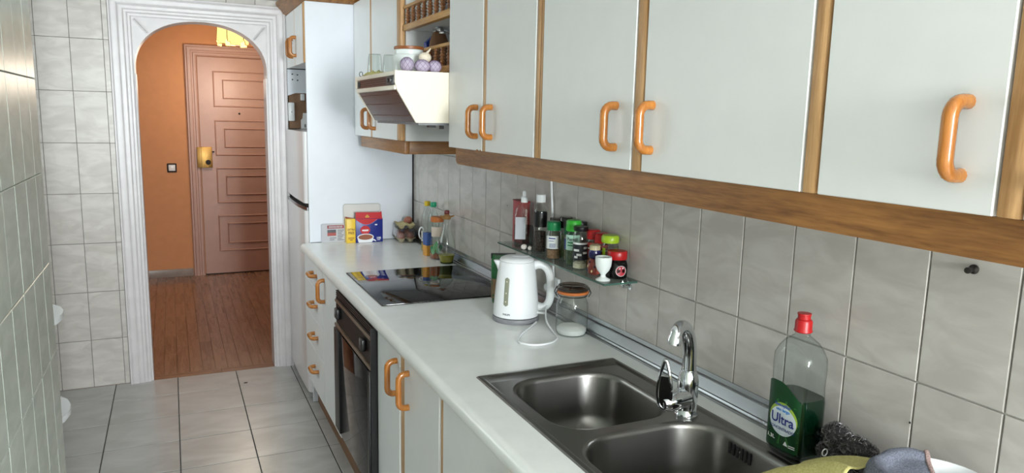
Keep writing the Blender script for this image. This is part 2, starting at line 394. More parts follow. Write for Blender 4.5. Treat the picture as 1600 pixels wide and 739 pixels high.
struct(MB().box(RX - .1, W + .14, WY - .12, D + .13, CZ, CZ + .1).build('ceiling', M['ceiling'], smooth=False), 'plain white kitchen ceiling', 'ceiling')
# hallway shell
ho = MB().box(HX0, HX1, HY, HY + .12, -.1, HZ).build('wall_hall_far', M['orange'], smooth=False); struct(ho, 'orange painted hallway wall holding the entry door', 'wall')
hs = MB().box(HX0 - .1, HX0, D, HY + .12, -.1, HZ).build('wall_hall_left', M['orange'], smooth=False); struct(hs, 'left end wall of the orange hallway', 'wall')
hs = MB().box(HX1, HX1 + .1, D, HY + .12, -.1, HZ).build('wall_hall_right', M['orange'], smooth=False); struct(hs, 'right end wall of the orange hallway', 'wall')
hb = MB(); hb.box(HX0, OX0 - .13, D + .131, D + .16, -.0, HZ).box(OX1 + .13, HX1, D + .131, D + .16, -.0, HZ).box(OX0 - .13, OX1 + .13, D + .131, D + .16, 2.25, HZ)
hb.box(HX0 - .1, RX - .1, D, D + .131, -.1, HZ).box(W + .14, HX1 + .1, D, D + .131, -.1, HZ)
struct(hb.build('wall_hall_near', M['orange'], smooth=False), 'hallway side of the arch wall', 'wall')
struct(MB().box(HX0 - .1, HX1 + .1, D + .13, HY + .12, HZ, HZ + .1).build('ceiling_hall', M['ceiling'], smooth=False), 'white hallway ceiling', 'ceiling')
bb = MB().box(HX0, .143, HY - .014, HY, 0, .075, .002).build('baseboard_hall', M['marble']); struct(bb, 'low grey marble baseboard under the orange wall', 'baseboard')
# ------------------------------------------------------------------ arch casing (white painted)
tr = thing('trim_1', 'white moulded casing with arched top around the hallway opening', 'trim', (OX0, D, 0)); tag(tr, kind='structure')
prof = [(0.0, 0.004), (0.0, .012), (.005, .016), (.016, .017), (.020, .021), (.025, .018), (.034, .019), (.042, .025), (.056, .026), (.062, .023), (.068, .028), (.074, .030),
        (.092, .031), (.098, .029), (.104, .034), (.110, .034), (.112, .030), (.112, 0.0), (0.0, 0.0)]
xs0, xs1, zt = OX0 + .002, OX1 - .004, 2.107
ringA = [(xs0 - a, D - h, -0.0) for a, h in prof]; ringB = [(xs0 - a, D - h, zt + a) for a, h in prof]
ringC = [(xs1 + a, D - h, zt + a) for a, h in prof]; ringD = [(xs1 + a, D - h, 0.0) for a, h in prof]
MB().loft([ringA, ringB]).build('casing_upright', M['paint_white'], tr, ang=0.3)
MB().loft([ringB, ringC]).build('casing_head', M['paint_white'], tr, ang=0.3)
MB().loft([ringC, ringD]).build('casing_upright', M['paint_white'], tr, ang=0.3)
# jamb lining and arch panel
MB().box(OX0 - .001, OX0 + .012, D - .003, D + .135, 0, 1.80).build('jamb', M['paint_white'], tr)
MB().box(OX1 - .012, OX1 + .001, D - .003, D + .135, 0, 1.80).build('jamb', M['paint_white'], tr)
ax, az, aw, ah = (OX0 + OX1) / 2 + .002, 1.835, .352, .268
arch = []
for k in range(41):
    a = PI - PI * k / 40; c, s = math.cos(a), math.sin(a)
    arch.append((ax + aw * math.copysign(abs(c) ** .92, c), az + ah * abs(s) ** .92))
pl = [(OX0 - .006, 1.80), (OX0 - .006, OZ - .02), (OX1 + .006, OZ - .02), (OX1 + .006, 1.80), (ax + aw + .0, 1.80)] + list(reversed(arch)) + [(ax - aw, 1.80)]
MB().prism(pl, 1, D - .010, D + .135).build('arch_panel', M['paint_white'], tr, ang=0.5)
for sgn in (-1, 1):       # raised diagonal mitre fillets of the spandrels
    a = Vector(((xs0 + .012) if sgn < 0 else (xs1 - .012), D - .010, 2.095)); b = Vector((ax + sgn * aw * .80, D - .010, az + ah * .70))
    MB().tube([a, b], .014, 6, flat=.5).build('spandrel_fillet', M['paint_white'], tr)
# rear casing to the hall
hp = MB()
hp.box(OX0 - .11, OX0 + .002, D + .16, D + .18, 0, 2.23).box(OX1 - .002, OX1 + .11, D + .16, D + .18, 0, 2.23).box(OX0, OX1, D + .16, D + .18, 2.12, 2.23)
hp.build('rear_casing', M['paint_white'], tr)
# ------------------------------------------------------------------ entry door
dr = thing('door_1', 'pinkish beige panelled entry door with brass lock in moulded frame', 'door', (.25, HY, 0)); tag(dr, kind='structure')
DX0, DX1, DZ1 = .252, 1.10, 2.118
fp = [(0, .004), (0, .018), (.012, .03), (.028, .03), (.034, .022), (.046, .022), (.054, .034), (.078, .036), (.086, .028), (.098, .028), (.105, .018), (.105, 0), (0, 0)]
R1 = [(DX0 - a, HY - h, 0) for a, h in fp]; R2 = [(DX0 - a, HY - h, DZ1 + a) for a, h in fp]; R3 = [(DX1 + a, HY - h, DZ1 + a) for a, h in fp]; R4 = [(DX1 + a, HY - h, 0) for a, h in fp]
MB().loft([R1, R2, R3, R4]).build('door_frame', M['door_pink'], dr, ang=.3)
boxobj('leaf', M['door_pink'], dr, DX0 + .006, DX1 - .006, HY - .016, HY + .03, .012, DZ1 - .006)
boxobj('threshold_gap', M['rubber'], dr, DX0, DX1, HY - .012, HY, 0.0005, .012)
def mould(x0, x1, z0, z1, w=.014, h=.010):
    b = MB(); y = HY - .016
    pf = [(0, 0), (.2, .6), (.5, 1), (.8, .6), (1, 0)]
    rings = []
    for cx, cz, dx, dz in ((x0, z0, 1, 1), (x1, z0, -1, 1), (x1, z1, -1, -1), (x0, z1, 1, -1)):
        rings.append([(cx + dx * w * p, y - h * q, cz + dz * w * p) for p, q in pf])
    b.loft(rings, closed=True); return b
for z0, z1 in ((1.645, 1.985), (1.178, 1.520), (.712, 1.060), (.232, .592)):
    mould(.388, .965, z0, z1).build('panel_moulding', M['door_pink'], dr)
    pm = mould(.472, .880, z0 + .078, z1 - .078, .012, .012).build('panel_moulding', M['door_pink'], dr)
lk = MB().box(.220, .357, HY - .045, HY - .014, 1.062, 1.262, .003).build('lock_case', M['brass'], dr); lk['label'] = 'brass rim lock case'
MB().box(.258, .2605, HY - .0462, HY - .040, 1.062, 1.262).build('case_joint', M['rubber'], lk)
Mx = Matrix.Translation((.318, HY - .045, 1.115)) @ Matrix.Rotation(PI / 2, 4, 'X')
MB().lathe([(.024, 0), (.024, .004), (.017, .006), (.017, .012), (0, .012)], 20, M_=Mx).build('key_cylinder', M['rubber'], lk)
MB().box(.357, .378, HY - .036, HY - .024, 1.208, 1.222, .002).build('latch', M['rubber'], lk)
MB().lathe([(.010, 0), (.010, .004), (.006, .006), (0, .006)], 14, M_=Matrix.Translation((.62, HY - .016, 1.585)) @ Matrix.Rotation(PI / 2, 4, 'X')).build('peephole', M['rubber'], dr)
# ------------------------------------------------------------------ light switch, hall lamp
sw = thing('light_switch', 'square white switch in dark surround on orange wall', 'switch', (-.005, HY, 1.06))
boxobj('surround', M['rubber'], sw, -.046, .038, HY - .008, HY, 1.018, 1.104, .006)
boxobj('rocker', M['white'], sw, -.033, .025, HY - .013, HY - .007, 1.032, 1.090, .003)
LX, LY, LZ = .53, 6.95, 2.165
M['shade'] = plain('lamp_glass_lit', (250, 228, 150), 0.3, emit=(255, 228, 140), estr=1.25)
hl = thing('ceiling_lamp', 'lit yellow glass panel lamp on the hallway ceiling', 'lamp', (LX, LY, HZ))
for k in range(6):
    a = 2 * PI * k / 6 + PI / 5
    wv, hv, c = .066, .20, .022
    pg = [(-wv, hv), (-wv, c * 1.4), (-wv + c, c * 1.2), (-wv + c * 1.2, 0), (wv - c * 1.2, 0), (wv - c, c * 1.2), (wv, c * 1.4), (wv, hv)]
    Mp = Matrix.Translation((LX, LY, LZ + (.012 if k % 2 else 0))) @ Matrix.Rotation(a + PI / 2, 4, 'Z') @ Matrix.Translation((0, -.118, 0)) @ Matrix.Rotation(-.10, 4, 'X')
    pa = MB().prism(pg, 1, -.003, .003, Mp).build('glass_panel', M['shade'], hl)
    MB().tube([Mp @ Vector(p) for p in ((-wv, -.001, hv), (-wv, -.001, c * 1.4), (-wv + c, -.001, c * 1.2), (-wv + c * 1.2, -.001, 0), (wv - c * 1.2, -.001, 0))], .0035, 6).build('lead_edge', M['turned'], pa)
MB().lathe([(.135, 0), (.135, .02), (.06, .03), (.06, .19), (0, .19)], 24, (LX, LY, LZ + .195)).build('ceiling_rose', M['brass'], hl)
ld = bpy.data.lights.new('hall_bulb', 'POINT'); ld.energy = 18; ld.color = (1.0, .84, .66); ld.shadow_soft_size = .10
lo = bpy.data.objects.new('hall_bulb', ld); COL.objects.link(lo); lo.location = (LX, LY, LZ - .32)
# ------------------------------------------------------------------ cabinet helpers
def c_handle(length, out, r, bend=.02, n=5):
    """bow handle standing on plane x=0, projecting to -x, along z, centred"""
    h = length / 2 - r; pts = [(.004, 0, -h)]
    for k in range(n + 1):
        a = PI / 2 * k / n
        pts.append((-out + bend - bend * math.sin(a), 0, -h + bend - bend * math.cos(a)))
    top = [(x, y, -z) for x, y, z in reversed(pts)]
    return pts + top
_hm = {}
def handle_mesh(length, out, r):
    k = (length, out, r)
    if k not in _hm:
        b = MB(); b.tube(c_handle(length, out, r), r, 12)
        o = b.build('handle', M['pine']); _hm[k] = o.data; bpy.data.objects.remove(o)
    return _hm[k]
def handle(parent, x, y, z, length=.112, out=.032, r=.0098, horiz=False):
    o = bpy.data.objects.new('handle', handle_mesh(length, out, r)); COL.objects.link(o); o.parent = parent
    off = ORG.get(parent.name, Vector((0, 0, 0)))
    m = Matrix.Translation(Vector((x, y, z)) - off)
    if horiz: m = m @ Matrix.Rotation(PI / 2, 4, 'X')
    o.matrix_local = m; o['label'] = 'varnished orange-brown wooden bow handle'
    return o
def door_panel(name, parent, x0, x1, y0, y1, z0, z1): return boxobj(name, M['laminate'], parent, x0, x1, y0, y1, z0, z1, bev=.0015, seg=1)
XF = .908; ZB, ZTOP = 1.489, 2.18
def wall_cab(label, y0, y1, doors, battens, loc_y):
    t = thing('wall_cabinet', label, 'cabinet', (1.07, loc_y, ZB), group='white wall cabinets over the worktop')
    boxobj('body', M['laminate'], t, XF + .0205, W - .002, y0 + .001, y1 - .001, ZB, ZTOP)
    for (a, b, hy) in doors:
        d = door_panel('door', t, XF, XF + .018, a, b, ZB + .001, ZTOP - .004)
        if hy is not None: handle(d, XF, hy, 1.583)
    for (a, b) in battens: boxobj('batten', M['oak_v'], t, XF + .001, XF + .0195, a, b, ZB + .001, ZTOP - .004, bev=.002)
    return t
wall_cab('white two-door wall cabinet at the end beside the cooker hood', 1.790, 2.500, [(2.189, 2.4985, 2.232), (1.816, 2.160, 2.112)], [(2.163, 2.186), (1.791, 1.812)], 2.14)
wall_cab('middle two-door white wall cabinet above glass shelf, handles at its centre', .832, 1.788, [(1.341, 1.772, 1.405), (.861, 1.300, 1.268)], [(1.306, 1.337), (.833, .857), (1.776, 1.787)], 1.30)
wall_cab('nearest white wall cabinet, its door filling the right edge', -.06, .830, [(.556, .826, .602), (.245, .520, .49), (-.055, .242, None)], [(.524, .552)], .40)
for ch, y0c, y1c in ((0, 2.192, 2.206), (1, 2.214, 2.240)):
    MB().prism([(y0c, ZB), (y1c, ZB), ((y0c + y1c) / 2 + .002, ZB + .0055), (y0c + .003, ZB + .004)], 0, XF - .0005, XF + .001).build('chipped_edge', M['oak'], bpy.data.objects['wall_cabinet'])
# long valance board under the near cabinets
va = MB(); yv0, yv1, zb, zt2, rc = -.06, 2.462, 1.432, 1.4885, .022
pv = [(yv0, zt2), (yv0, zb)] + [(yv1 - rc + rc * math.sin(PI / 2 * k / 6), zb + rc - rc * math.cos(PI / 2 * k / 6)) for k in range(7)] + [(yv1, zt2)]
va.prism(pv, 0, .922, .944)
tag(va.build('cabinet_valance', M['oak'], ang=.5), 'long oak valance board along the bottom of the near wall cabinets', 'valance')
# far wall cabinet between hood and fridge
fc = thing('wall_cabinet', 'white two-door wall cabinet between cooker hood and fridge unit', 'cabinet', (1.07, 3.54, ZB), group='white wall cabinets over the worktop')
boxobj('body', M['laminate'], fc, XF + .0205, W - .002, 3.104, 3.984, ZB, ZTOP)
for a, b, hy in ((3.640, 3.982, 3.685), (3.165, 3.606, 3.545)):
    d = door_panel('door', fc, XF, XF + .018, a, b, ZB + .001, ZTOP - .004); handle(d, XF, hy, 1.580)
boxobj('batten', M['oak_v'], fc, XF + .001, XF + .0195, 3.608, 3.638, ZB + .001, ZTOP, bev=.002)
boxobj('corner_stile', M['oak_v'], fc, XF - .002, XF + .020, 3.102, 3.162, ZB, ZTOP, bev=.007)
boxobj('valance_front', M['oak'], fc, .922, .944, 3.10, 3.905, 1.432, 1.4885, bev=.003)
boxobj('valance_side', M['oak_x'], fc, .944, W - .002, 3.10, 3.122, 1.432, 1.4885, bev=.003)
# ------------------------------------------------------------------ open shelf with balustrades over the hood
su = thing('balustrade_shelf', 'open white shelf unit with turned wooden balustrades above cooker hood', 'shelf', (1.08, 2.80, 1.76))
SX = .918
boxobj('back_panel', M['laminate'], su, W - .02, W - .003, 2.503, 3.100, 1.757, ZTOP)
for y0 in (2.5015, 3.088): boxobj('side_panel', M['laminate'], su, SX + .01, W - .02, y0, y0 + .012, 1.757, ZTOP)
for z0 in (1.757, 1.952):
    s = boxobj('shelf_board', M['laminate'], su, SX + .022, W - .02, 2.514, 3.088, z0 + .003, z0 + .021)
    boxobj('front_lipping', M['shelfwood'], s, SX - .004, SX + .022, 2.514, 3.088, z0, z0 + .024, bev=.002)
sp = []
for j in range(9):
    z = j / 8
    sp.append(z)
def spindle_profile(h):
    p = [(.0095, 0), (.0095, .006), (.006, .009)]
    n = 4
    for j in range(n):
        z0 = .010 + (h - .020) * j / n; dz = (h - .020) / n; R = (.0105, .012, .012, .0095)[j]
        for q in (.12, .3, .5, .7, .88): p.append((.0055 + (R - .0055) * math.sin(PI * q) ** .8, z0 + dz * q))
    return p + [(.006, h - .008), (.009, h - .005), (.009, h)]
for z0, h in ((1.781, .068), (1.976, .066)):
    rl = boxobj('rail', M['shelfwood'], su, SX - .003, SX + .018, 2.514, 3.088, z0 + h, z0 + h + .013, bev=.003)
    for k in range(8):
        y = 2.548 + .0725 * k
        MB().lathe(spindle_profile(h), 14, (SX + .008, y, z0)).build('spindle', M['turned'], su)
# ------------------------------------------------------------------ cooker hood
hd = thing('cooker_hood', 'cream and brown slanted cooker hood above the hob', 'cooker hood', (.95, 2.80, 1.574))
def hood_side(y0, y1, name):
    pg = [(.712, 1.750), (W - .004, 1.750), (W - .004, 1.575), (.788, 1.575), (.722, 1.690), (.714, 1.716)]
    pg2 = [(.7105, 1.752), (W - .004, 1.752), (W - .004, 1.576), (.7875, 1.574), (.720, 1.684), (.7105, 1.712)]
    return MB().prism(pg2, 1, y0, y1).build(name, M['cream'], hd, ang=.3)
hood_side(2.503, 2.513, 'side_cheek'); hood_side(3.088, 3.0985, 'side_cheek')
boxobj('top_plate', M['cream'], hd, .712, W - .005, 2.513, 3.088, 1.742, 1.750)
boxobj('front_band', M['cream'], hd, .711, .73, 2.513, 3.088, 1.736, 1.7515, bev=.002)
boxobj('front_band', M['cream'], hd, .711, .74, 2.513, 3.088, 1.687, 1.703, bev=.002)
fb = boxobj('control_strip', M['brown_plastic'], hd, .717, .735, 2.513, 3.088, 1.702, 1.737)
for z in (1.712, 1.720, 1.728): boxobj('groove', M['rubber'], fb, .7163, .7172, 2.62, 3.08, z - .0008, z + .0008)
sb = boxobj('switch_block', M['black'], hd, .708, .72, 2.518, 2.610, 1.704, 1.736, bev=.002)
for k in range(2): boxobj('slide_switch', M['black'], sb, .7025, .710, 2.532 + .04 * k, 2.552 + .04 * k, 1.713, 1.727, bev=.002)
boxobj('makers_badge', M['rubber'], hd, .7155, .7172, 3.04, 3.075, 1.709, 1.731)
vz = MB(); vz.prism([(.722, 1.686), (.732, 1.686), (.799, 1.576), (.789, 1.576)], 1, 2.516, 3.085)
vo = vz.build('visor', M['visor'], hd)
for t_ in (.12, .42, .80):
    xx, zz = .722 + (.789 - .722) * t_, 1.686 + (1.576 - 1.686) * t_
    MB().box(xx - .0012, xx + .001, 2.53, 3.07, zz - .0012, zz + .0012).build('visor_rib', M['brown_plastic'], vo)
boxobj('filter_grille', M['grey_plastic'], hd, .80, W - .01, 2.515, 3.086, 1.566, 1.578)
boxobj('lamp_clip', M['black'], hd, .885, .897, 2.52, 2.535, 1.553, 1.566)
boxobj('lamp_clip', M['black'], hd, .845, .870, 2.53, 2.56, 1.558, 1.566)
# ------------------------------------------------------------------ fridge, its tall housing
ZC_ = .907
sp_ = MB().box(.657, W - .001, 3.987, 4.003, .002, 2.1715, .0015, 1)
ep_ = tag(sp_.build('end_panel', M['panel']), 'tall plain white end panel beside the fridge, standing behind the far worktop end', 'panel')
MB().box(W - .010, W - .002, 3.9855, 3.987, .962, 1.432).box(.66, W - .012, 3.9856, 3.987, ZC_ + .0004, ZC_ + .0030).build('edge_gap_shade', M['rubber'], ep_)  # dark strips standing in for shade in the gaps at tiles and worktop
fr = thing('fridge_freezer', 'white two-door fridge freezer with rounded glossy front beside the arch', 'fridge', (.95, 4.34, 0))
FY0, FY1, FXF = 4.012, 4.660, .640
boxobj('body', M['fridge'], fr, .700, W - .01, FY0 + .004, FY1, .03, 1.505, bev=.006)
def fridge_door(z0, z1):
    rc = .045; pg = [(.698, FY0), (FXF + rc, FY0)]
    for k in range(1, 9):
        a = PI / 2 * k / 8; pg.append((FXF + rc - rc * math.sin(a), FY0 + rc - rc * math.cos(a)))
    pg += [(FXF - .004, (FY0 + FY1) / 2), (FXF, FY1 - .02), (FXF + .012, FY1), (.698, FY1)]
    return MB().prism(pg, 2, z0, z1).build('door', M['fridge'], fr, ang=.5)
ld_ = fridge_door(.045, 1.078); ud_ = fridge_door(1.118, 1.503)
boxobj('door_gap', M['rubber'], fr, .662, .70, FY0 + .01, FY1 - .01, 1.078, 1.118)
MB().prism([(.652, FY0 + .012), (.648, FY0 + .05), (FXF - .006, FY0 + .2), (FXF - .008, 4.34), (FXF - .006, FY1 - .15), (FXF - .002, FY1 - .02), (.67, FY1 - .02), (.67, FY0 + .012)], 2, 1.078, 1.096).build('grip_strip', M['aluminium'], ld_)
for yy in (4.06, 4.60): MB().lathe([(.018, 0), (.018, .045)], 14, (.69, yy, 0)).build('foot', M['rubber'], fr)
boxobj('kick_strip', M['rubber'], fr, .690, .70, FY0 + .02, FY1 - .02, .006, .045)
tc = thing('top_cabinet', 'small white two-door cabinet above the fridge niche', 'cabinet', (.95, 4.34, 1.862))
boxobj('body', M['laminate'], tc, .676, W - .01, 4.004, 4.668, 1.866, 2.172)
for a, b, hy in ((4.352, 4.668, 4.405), (4.050, 4.334, 4.288)):
    d = door_panel('door', tc, .655, .673, a, b, 1.864, 2.170); handle(d, .655, hy, 1.965, length=.118)
boxobj('batten', M['oak_v'], tc, .656, .675, 4.336, 4.350, 1.864, 2.170)
boxobj('corner_stile', M['oak_v'], tc, .652, .676, 4.0035, 4.046, 1.862, 2.172, bev=.006)
co = MB()
cp = [(.655, 2.172), (.640, 2.180), (.628, 2.200), (.612, 2.212), (.604, 2.236), (.604, 2.246), (.70, 2.246), (.70, 2.172)]
ra = [(x, 4.680, z) for x, z in cp]; rb_ = [(x, 3.985 - (.655 - x if x < .655 else -(x - .655)), z) for x, z in cp]
co.loft([ra, rb_])
rc_ = [(W - .004, 3.985 - (.655 - x if x < .655 else -(x - .655)), z) for x, z in cp]
co.loft([rb_, rc_]); tag(co.build('cornice', M['oak'], ang=.4), 'moulded oak cornice along the top of the fridge housing', 'cornice')
# niche between fridge and top cabinet: fittings on the rear wall seen through it
nb = thing('niche_board', 'white board with four screw holes hanging inside the niche above the fridge', 'board', (.80, 4.66, 1.70))
MB().prism([(.655, 1.86), (.655, 1.704), (.70, 1.720), (.95, 1.724), (.95, 1.86)], 1, 4.648, 4.656).build('board', M['panel'], nb)
for x, z in ((.684, 1.832), (.714, 1.829), (.684, 1.800), (.714, 1.797)):
    MB().lathe([(.0042, 0), (.0042, .001), (0, .001)], 10, M_=Matrix.Translation((x, 4.648, z)) @ Matrix.Rotation(PI / 2, 4, 'X')).build('screw_hole', M['rubber'], nb)
M['brown_board'] = plain('brown_hardboard', (140, 108, 84), .8, var=.1)
tag(boxobj('back_board', M['brown_board'], None, .660, 1.15, 4.657, 4.667, 1.508, 1.86), 'brown hardboard at the back of the fridge niche', 'board')
so = thing('wall_socket', 'white plastic double socket on brown board above fridge', 'socket', (.672, 4.655, 1.60))
boxobj('plate', M['white'], so, .655, .692, 4.640, 4.6565, 1.552, 1.664, bev=.006)
boxobj('pin_hole', M['rubber'], so, .672, .676, 4.6392, 4.6402, 1.604, 1.610)
bx_ = thing('junction_box', 'small white box at the top of the brown niche board', 'box', (.742, 4.65, 1.69))
boxobj('box', M['white'], bx_, .729, .753, 4.636, 4.6565, 1.677, 1.716, bev=.003)
ad = thing('power_adapter', 'white power adapter standing on the fridge in the niche', 'adapter', (.75, 4.63, 1.506))
MB().prism([(.728, 1.507), (.728, 1.560), (.738, 1.570), (.742, 1.602), (.775, 1.602), (.775, 1.507)], 1, 4.610, 4.650).build('case', M['white'], ad)
boxobj('marking', M['grey_plastic'], ad, .742, .752, 4.6092, 4.6102, 1.515, 1.535)
# ------------------------------------------------------------------ base units
BX = .622; BZ0, BZ1 = .178, .864
plo = MB().box(.682, .70, -.06, 3.98, .0, .176).build('plinth', M['plinth'])
tag(plo, 'brown wooden plinth board along the floor under the base units', 'plinth')
def base_body(t, y0, y1): boxobj('body', M['laminate'], t, BX + .0205, W - .03, y0 + .001, y1 - .001, BZ0, BZ1 + .002)
dw = thing('drawer_unit', 'white base unit of four drawers next to the fridge', 'drawers', (.92, 3.66, BZ0))
base_body(dw, 3.446, 3.984)
for z0, z1, hz in ((.741, BZ1, .806), (.572, .737, .652), (.404, .568, .488), (BZ0 + .004, .400, .312)):
    d = door_panel('drawer', dw, BX, BX + .018, 3.450, 3.882, z0, z1); handle(d, BX, 3.645, hz, length=.115, horiz=True)
boxobj('filler_strip', M['laminate'], dw, BX + .004, BX + .02, 3.886, 3.983, BZ0 + .004, BZ1)
nd = thing('base_cabinet', 'narrow white base cabinet between the drawers and oven', 'cabinet', (.92, 3.25, BZ0), group='white base cabinets under the worktop')
base_body(nd, 3.064, 3.444)
d = door_panel('door', nd, BX, BX + .018, 3.070, 3.440, BZ0 + .004, BZ1); handle(d, BX, 3.400, .775, length=.122)
sk = thing('base_cabinet', 'white two-door base cabinet between the oven and sink', 'cabinet', (.92, 2.08, BZ0), group='white base cabinets under the worktop')
base_body(sk, 1.742, 2.424)
for a, b, hy in ((2.150, 2.420, 2.178), (1.770, 2.096, 2.050)):
    d = door_panel('door', sk, BX, BX + .018, a, b, BZ0 + .004, BZ1); handle(d, BX, hy, .770, length=.128)
boxobj('batten', M['oak_v'], sk, BX + .004, BX + .02, 2.101, 2.146, BZ0 + .004, BZ1, bev=.002)
boxobj('batten', M['oak_v'], sk, BX + .004, BX + .02, 1.743, 1.766, BZ0 + .004, BZ1, bev=.002)
s2 = thing('base_cabinet', 'white base cabinet under the sink, at the bottom edge', 'cabinet', (.92, 1.3, BZ0), group='white base cabinets under the worktop')
MB().box(BX + .0205, W - .03, .86, .87, BZ0, BZ1).box(BX + .0205, W - .03, 1.73, 1.7405, BZ0, BZ1).box(BX + .0205, W - .03, .86, 1.74, BZ0, BZ0 + .016).box(W - .045, W - .03, .87, 1.73, BZ0, BZ1).build('body', M['laminate'], s2)
for a, b, hy in ((1.315, 1.738, 1.345), (.868, 1.285, 1.25)):
    d = door_panel('door', s2, BX, BX + .018, a, b, BZ0 + .004, BZ1); handle(d, BX, hy, .770, length=.128)
boxobj('batten', M['oak_v'], s2, BX + .004, BX + .02, 1.289, 1.311, BZ0 + .004, BZ1, bev=.002)
# oven
ov = thing('oven', 'black built-in oven with glass door below the hob', 'oven', (.92, 2.74, .18))
OY0, OY1 = 2.428, 3.060
MM_slat = plain('oven_slat', (46, 34, 30), .35)
boxobj('body', M['black'], ov, BX + .012, 1.15, OY0 + .002, OY1 - .002, .236, .862)
for k in range(3): boxobj('vent_slat', MM_slat, ov, .606, BX + .014, OY0 + .012, OY1 - .006, .838 + .009 * k, .843 + .009 * k)
boxobj('upper_strip', M['bronze'], ov, .601, BX + .012, OY0 + .012, OY1 - .006, .812, .824, bev=.002)
cpn = boxobj('control_panel', plain('oven_fascia', (22, 18, 17), .4, spec=.2), ov, .606, BX + .012, OY0 + .012, OY1 - .006, .722, .833)
for yy, zz in ((2.545, .772), (2.985, .775)):
    kb = boxobj('knob', M['black'], cpn, .588, .606, yy - .024, yy + .024, zz - .022, zz + .022, bev=.005)
    boxobj('knob_pointer', M['grey_plastic'], kb, .5872, .5882, yy - .003, yy + .003, zz, zz + .022)
boxobj('lower_strip', M['bronze'], ov, .598, BX + .012, OY0 + .012, OY1 - .006, .706, .720, bev=.002)
od = boxobj('oven_door', M['oven_glass'], ov, .596, BX + .010, OY0 + .032, OY1 - .10, .252, .700, bev=.002)
boxobj('door_edge', M['black'], od, .594, BX + .010, OY0 + .014, OY0 + .032, .250, .702, bev=.002)
boxobj('door_edge', M['black'], od, .594, BX + .010, OY1 - .10, OY1 - .006, .250, .702, bev=.004)
boxobj('side_rail', M['black'], ov, .600, BX + .012, OY0 + .001, OY0 + .012, .24, .862)
boxobj('base_rail', M['bronze'], ov, .606, BX + .012, OY0 + .004, OY1 - .004, .236, .248)
# wooden strip below the oven
boxobj('toe_panel', M['plinth'], ov, .628, .646, OY0 + .004, OY1 - .004, .179, .234)
# ------------------------------------------------------------------ worktop
ZC = .907; wt = MB()
def front_prof(y0, y1, xb):
    pr = [(xb, ZC), (.628, ZC)]
    for k in range(1, 8): a = PI / 2 * k / 7; pr.append((.628 - .023 * math.sin(a), ZC - .023 + .023 * math.cos(a)))
    pr += [(.605, .878), (.610, .868), (.618, .866), (xb, .866)]
    return pr
wt.prism(front_prof(0, 0, .735), 1, -.06, 3.984)
wt.box(.735, W - .004, 1.715, 3.984, .866, ZC).box(.735, W - .004, -.06, .885, .866, ZC).box(1.132, W - .004, .885, 1.715, .866, ZC)
tag(wt.build('worktop', M['worktop'], ang=.5), 'long white laminate worktop with rounded front edge', 'worktop')
# aluminium upstand along the wall
up = MB(); pu = [(W - .001, ZC + .001), (W - .040, ZC + .001), (W - .040, ZC + .006), (W - .035, ZC + .0075), (W - .033, ZC + .005), (W - .030, ZC + .011), (W - .026, ZC + .012), (W - .012, ZC + .036), (W - .012, ZC + .039),
      (W - .009, ZC + .041), (W - .007, ZC + .040), (W - .004, ZC + .052), (W - .001, ZC + .052)]
up.prism(pu, 1, -.06, 3.98)
tag(up.build('worktop_upstand', M['aluminium'], ang=.2), 'ribbed aluminium upstand where the worktop meets the tiles', 'trim strip')
# hob
ho_ = thing('hob', 'black glass ceramic hob set in the worktop', 'hob', (.935, 2.85, ZC))
boxobj('glass_plate', M['hob'], ho_, .673, 1.192, 2.546, 3.148, ZC + .0005, ZC + .0055, bev=.0015)
boxobj('steel_edge', M['black'], ho_, .6715, .6735, 2.546, 3.148, ZC + .0003, ZC + .0045)
M['ring_print'] = plain('hob_ring_print', (40, 38, 38), .15)
for x, y, r in ((.80, 2.70, .075), (.80, 3.00, .09), (1.06, 2.70, .09), (1.06, 3.00, .07)):
    b = MB(); n = 40
    b._add([((x + q * math.cos(2 * PI * k / n)), (y + q * math.sin(2 * PI * k / n)), ZC + .0057) for q in (r, r - .0012) for k in range(n)], [(k, (k + 1) % n, n + (k + 1) % n, n + k) for k in range(n)])
    b.build('ring_mark', M['ring_print'], ho_)
# ------------------------------------------------------------------ sink
def rrect(x0, x1, y0, y1, r, z, n=8):
    out = []
    for cx, cy, a0 in ((x1 - r, y1 - r, 0), (x0 + r, y1 - r, 90), (x0 + r, y0 + r, 180), (x1 - r, y0 + r, 270)):
        for k in range(n + 1):
            a = math.radians(a0 + 90 * k / n); out.append((cx + r * math.cos(a), cy + r * math.sin(a), z))
    return out
sn = thing('sink', 'double-bowl stainless steel sink inset in the worktop', 'sink', (.93, 1.305, ZC))
SX0, SX1, SY0, SY1 = .713, 1.148, .872, 1.735
b = MB()
rings = [rrect(SX0, SX1, SY0, SY1, .004, ZC + .0004), rrect(SX0, SX1, SY0, SY1, .004, ZC + .0014), rrect(SX0 + .003, SX1 - .003, SY0 + .003, SY1 - .003, .005, ZC + .0040),
         rrect(SX0 + .012, SX1 - .012, SY0 + .012, SY1 - .012, .02, ZC + .0042), rrect(SX0 + .020, SX1 - .020, SY0 + .020, SY1 - .020, .035, ZC + .0002)]
b.loft(rings, cap=False)
BW = [(.758, 1.086, 1.326, 1.674, .098), (.742, 1.118, .930, 1.300, .108)]
zp = ZC + .0002
outer = rings[-1]; holes = [rrect(*q, zp) for q in BW]
flat = outer + holes[0] + holes[1]
tris = geometry.tessellate_polygon([[Vector(p) for p in outer], [Vector(p) for p in reversed(holes[0])], [Vector(p) for p in reversed(holes[1])]])
flat2 = outer + list(reversed(holes[0])) + list(reversed(holes[1]))
b._add(flat2, [tuple(t) for t in tris])
bmesh.ops.remove_doubles(b.bm, verts=list(b.bm.verts), dist=1e-5)
b.build('rim_plate', M['steel'], sn, ang=.35)
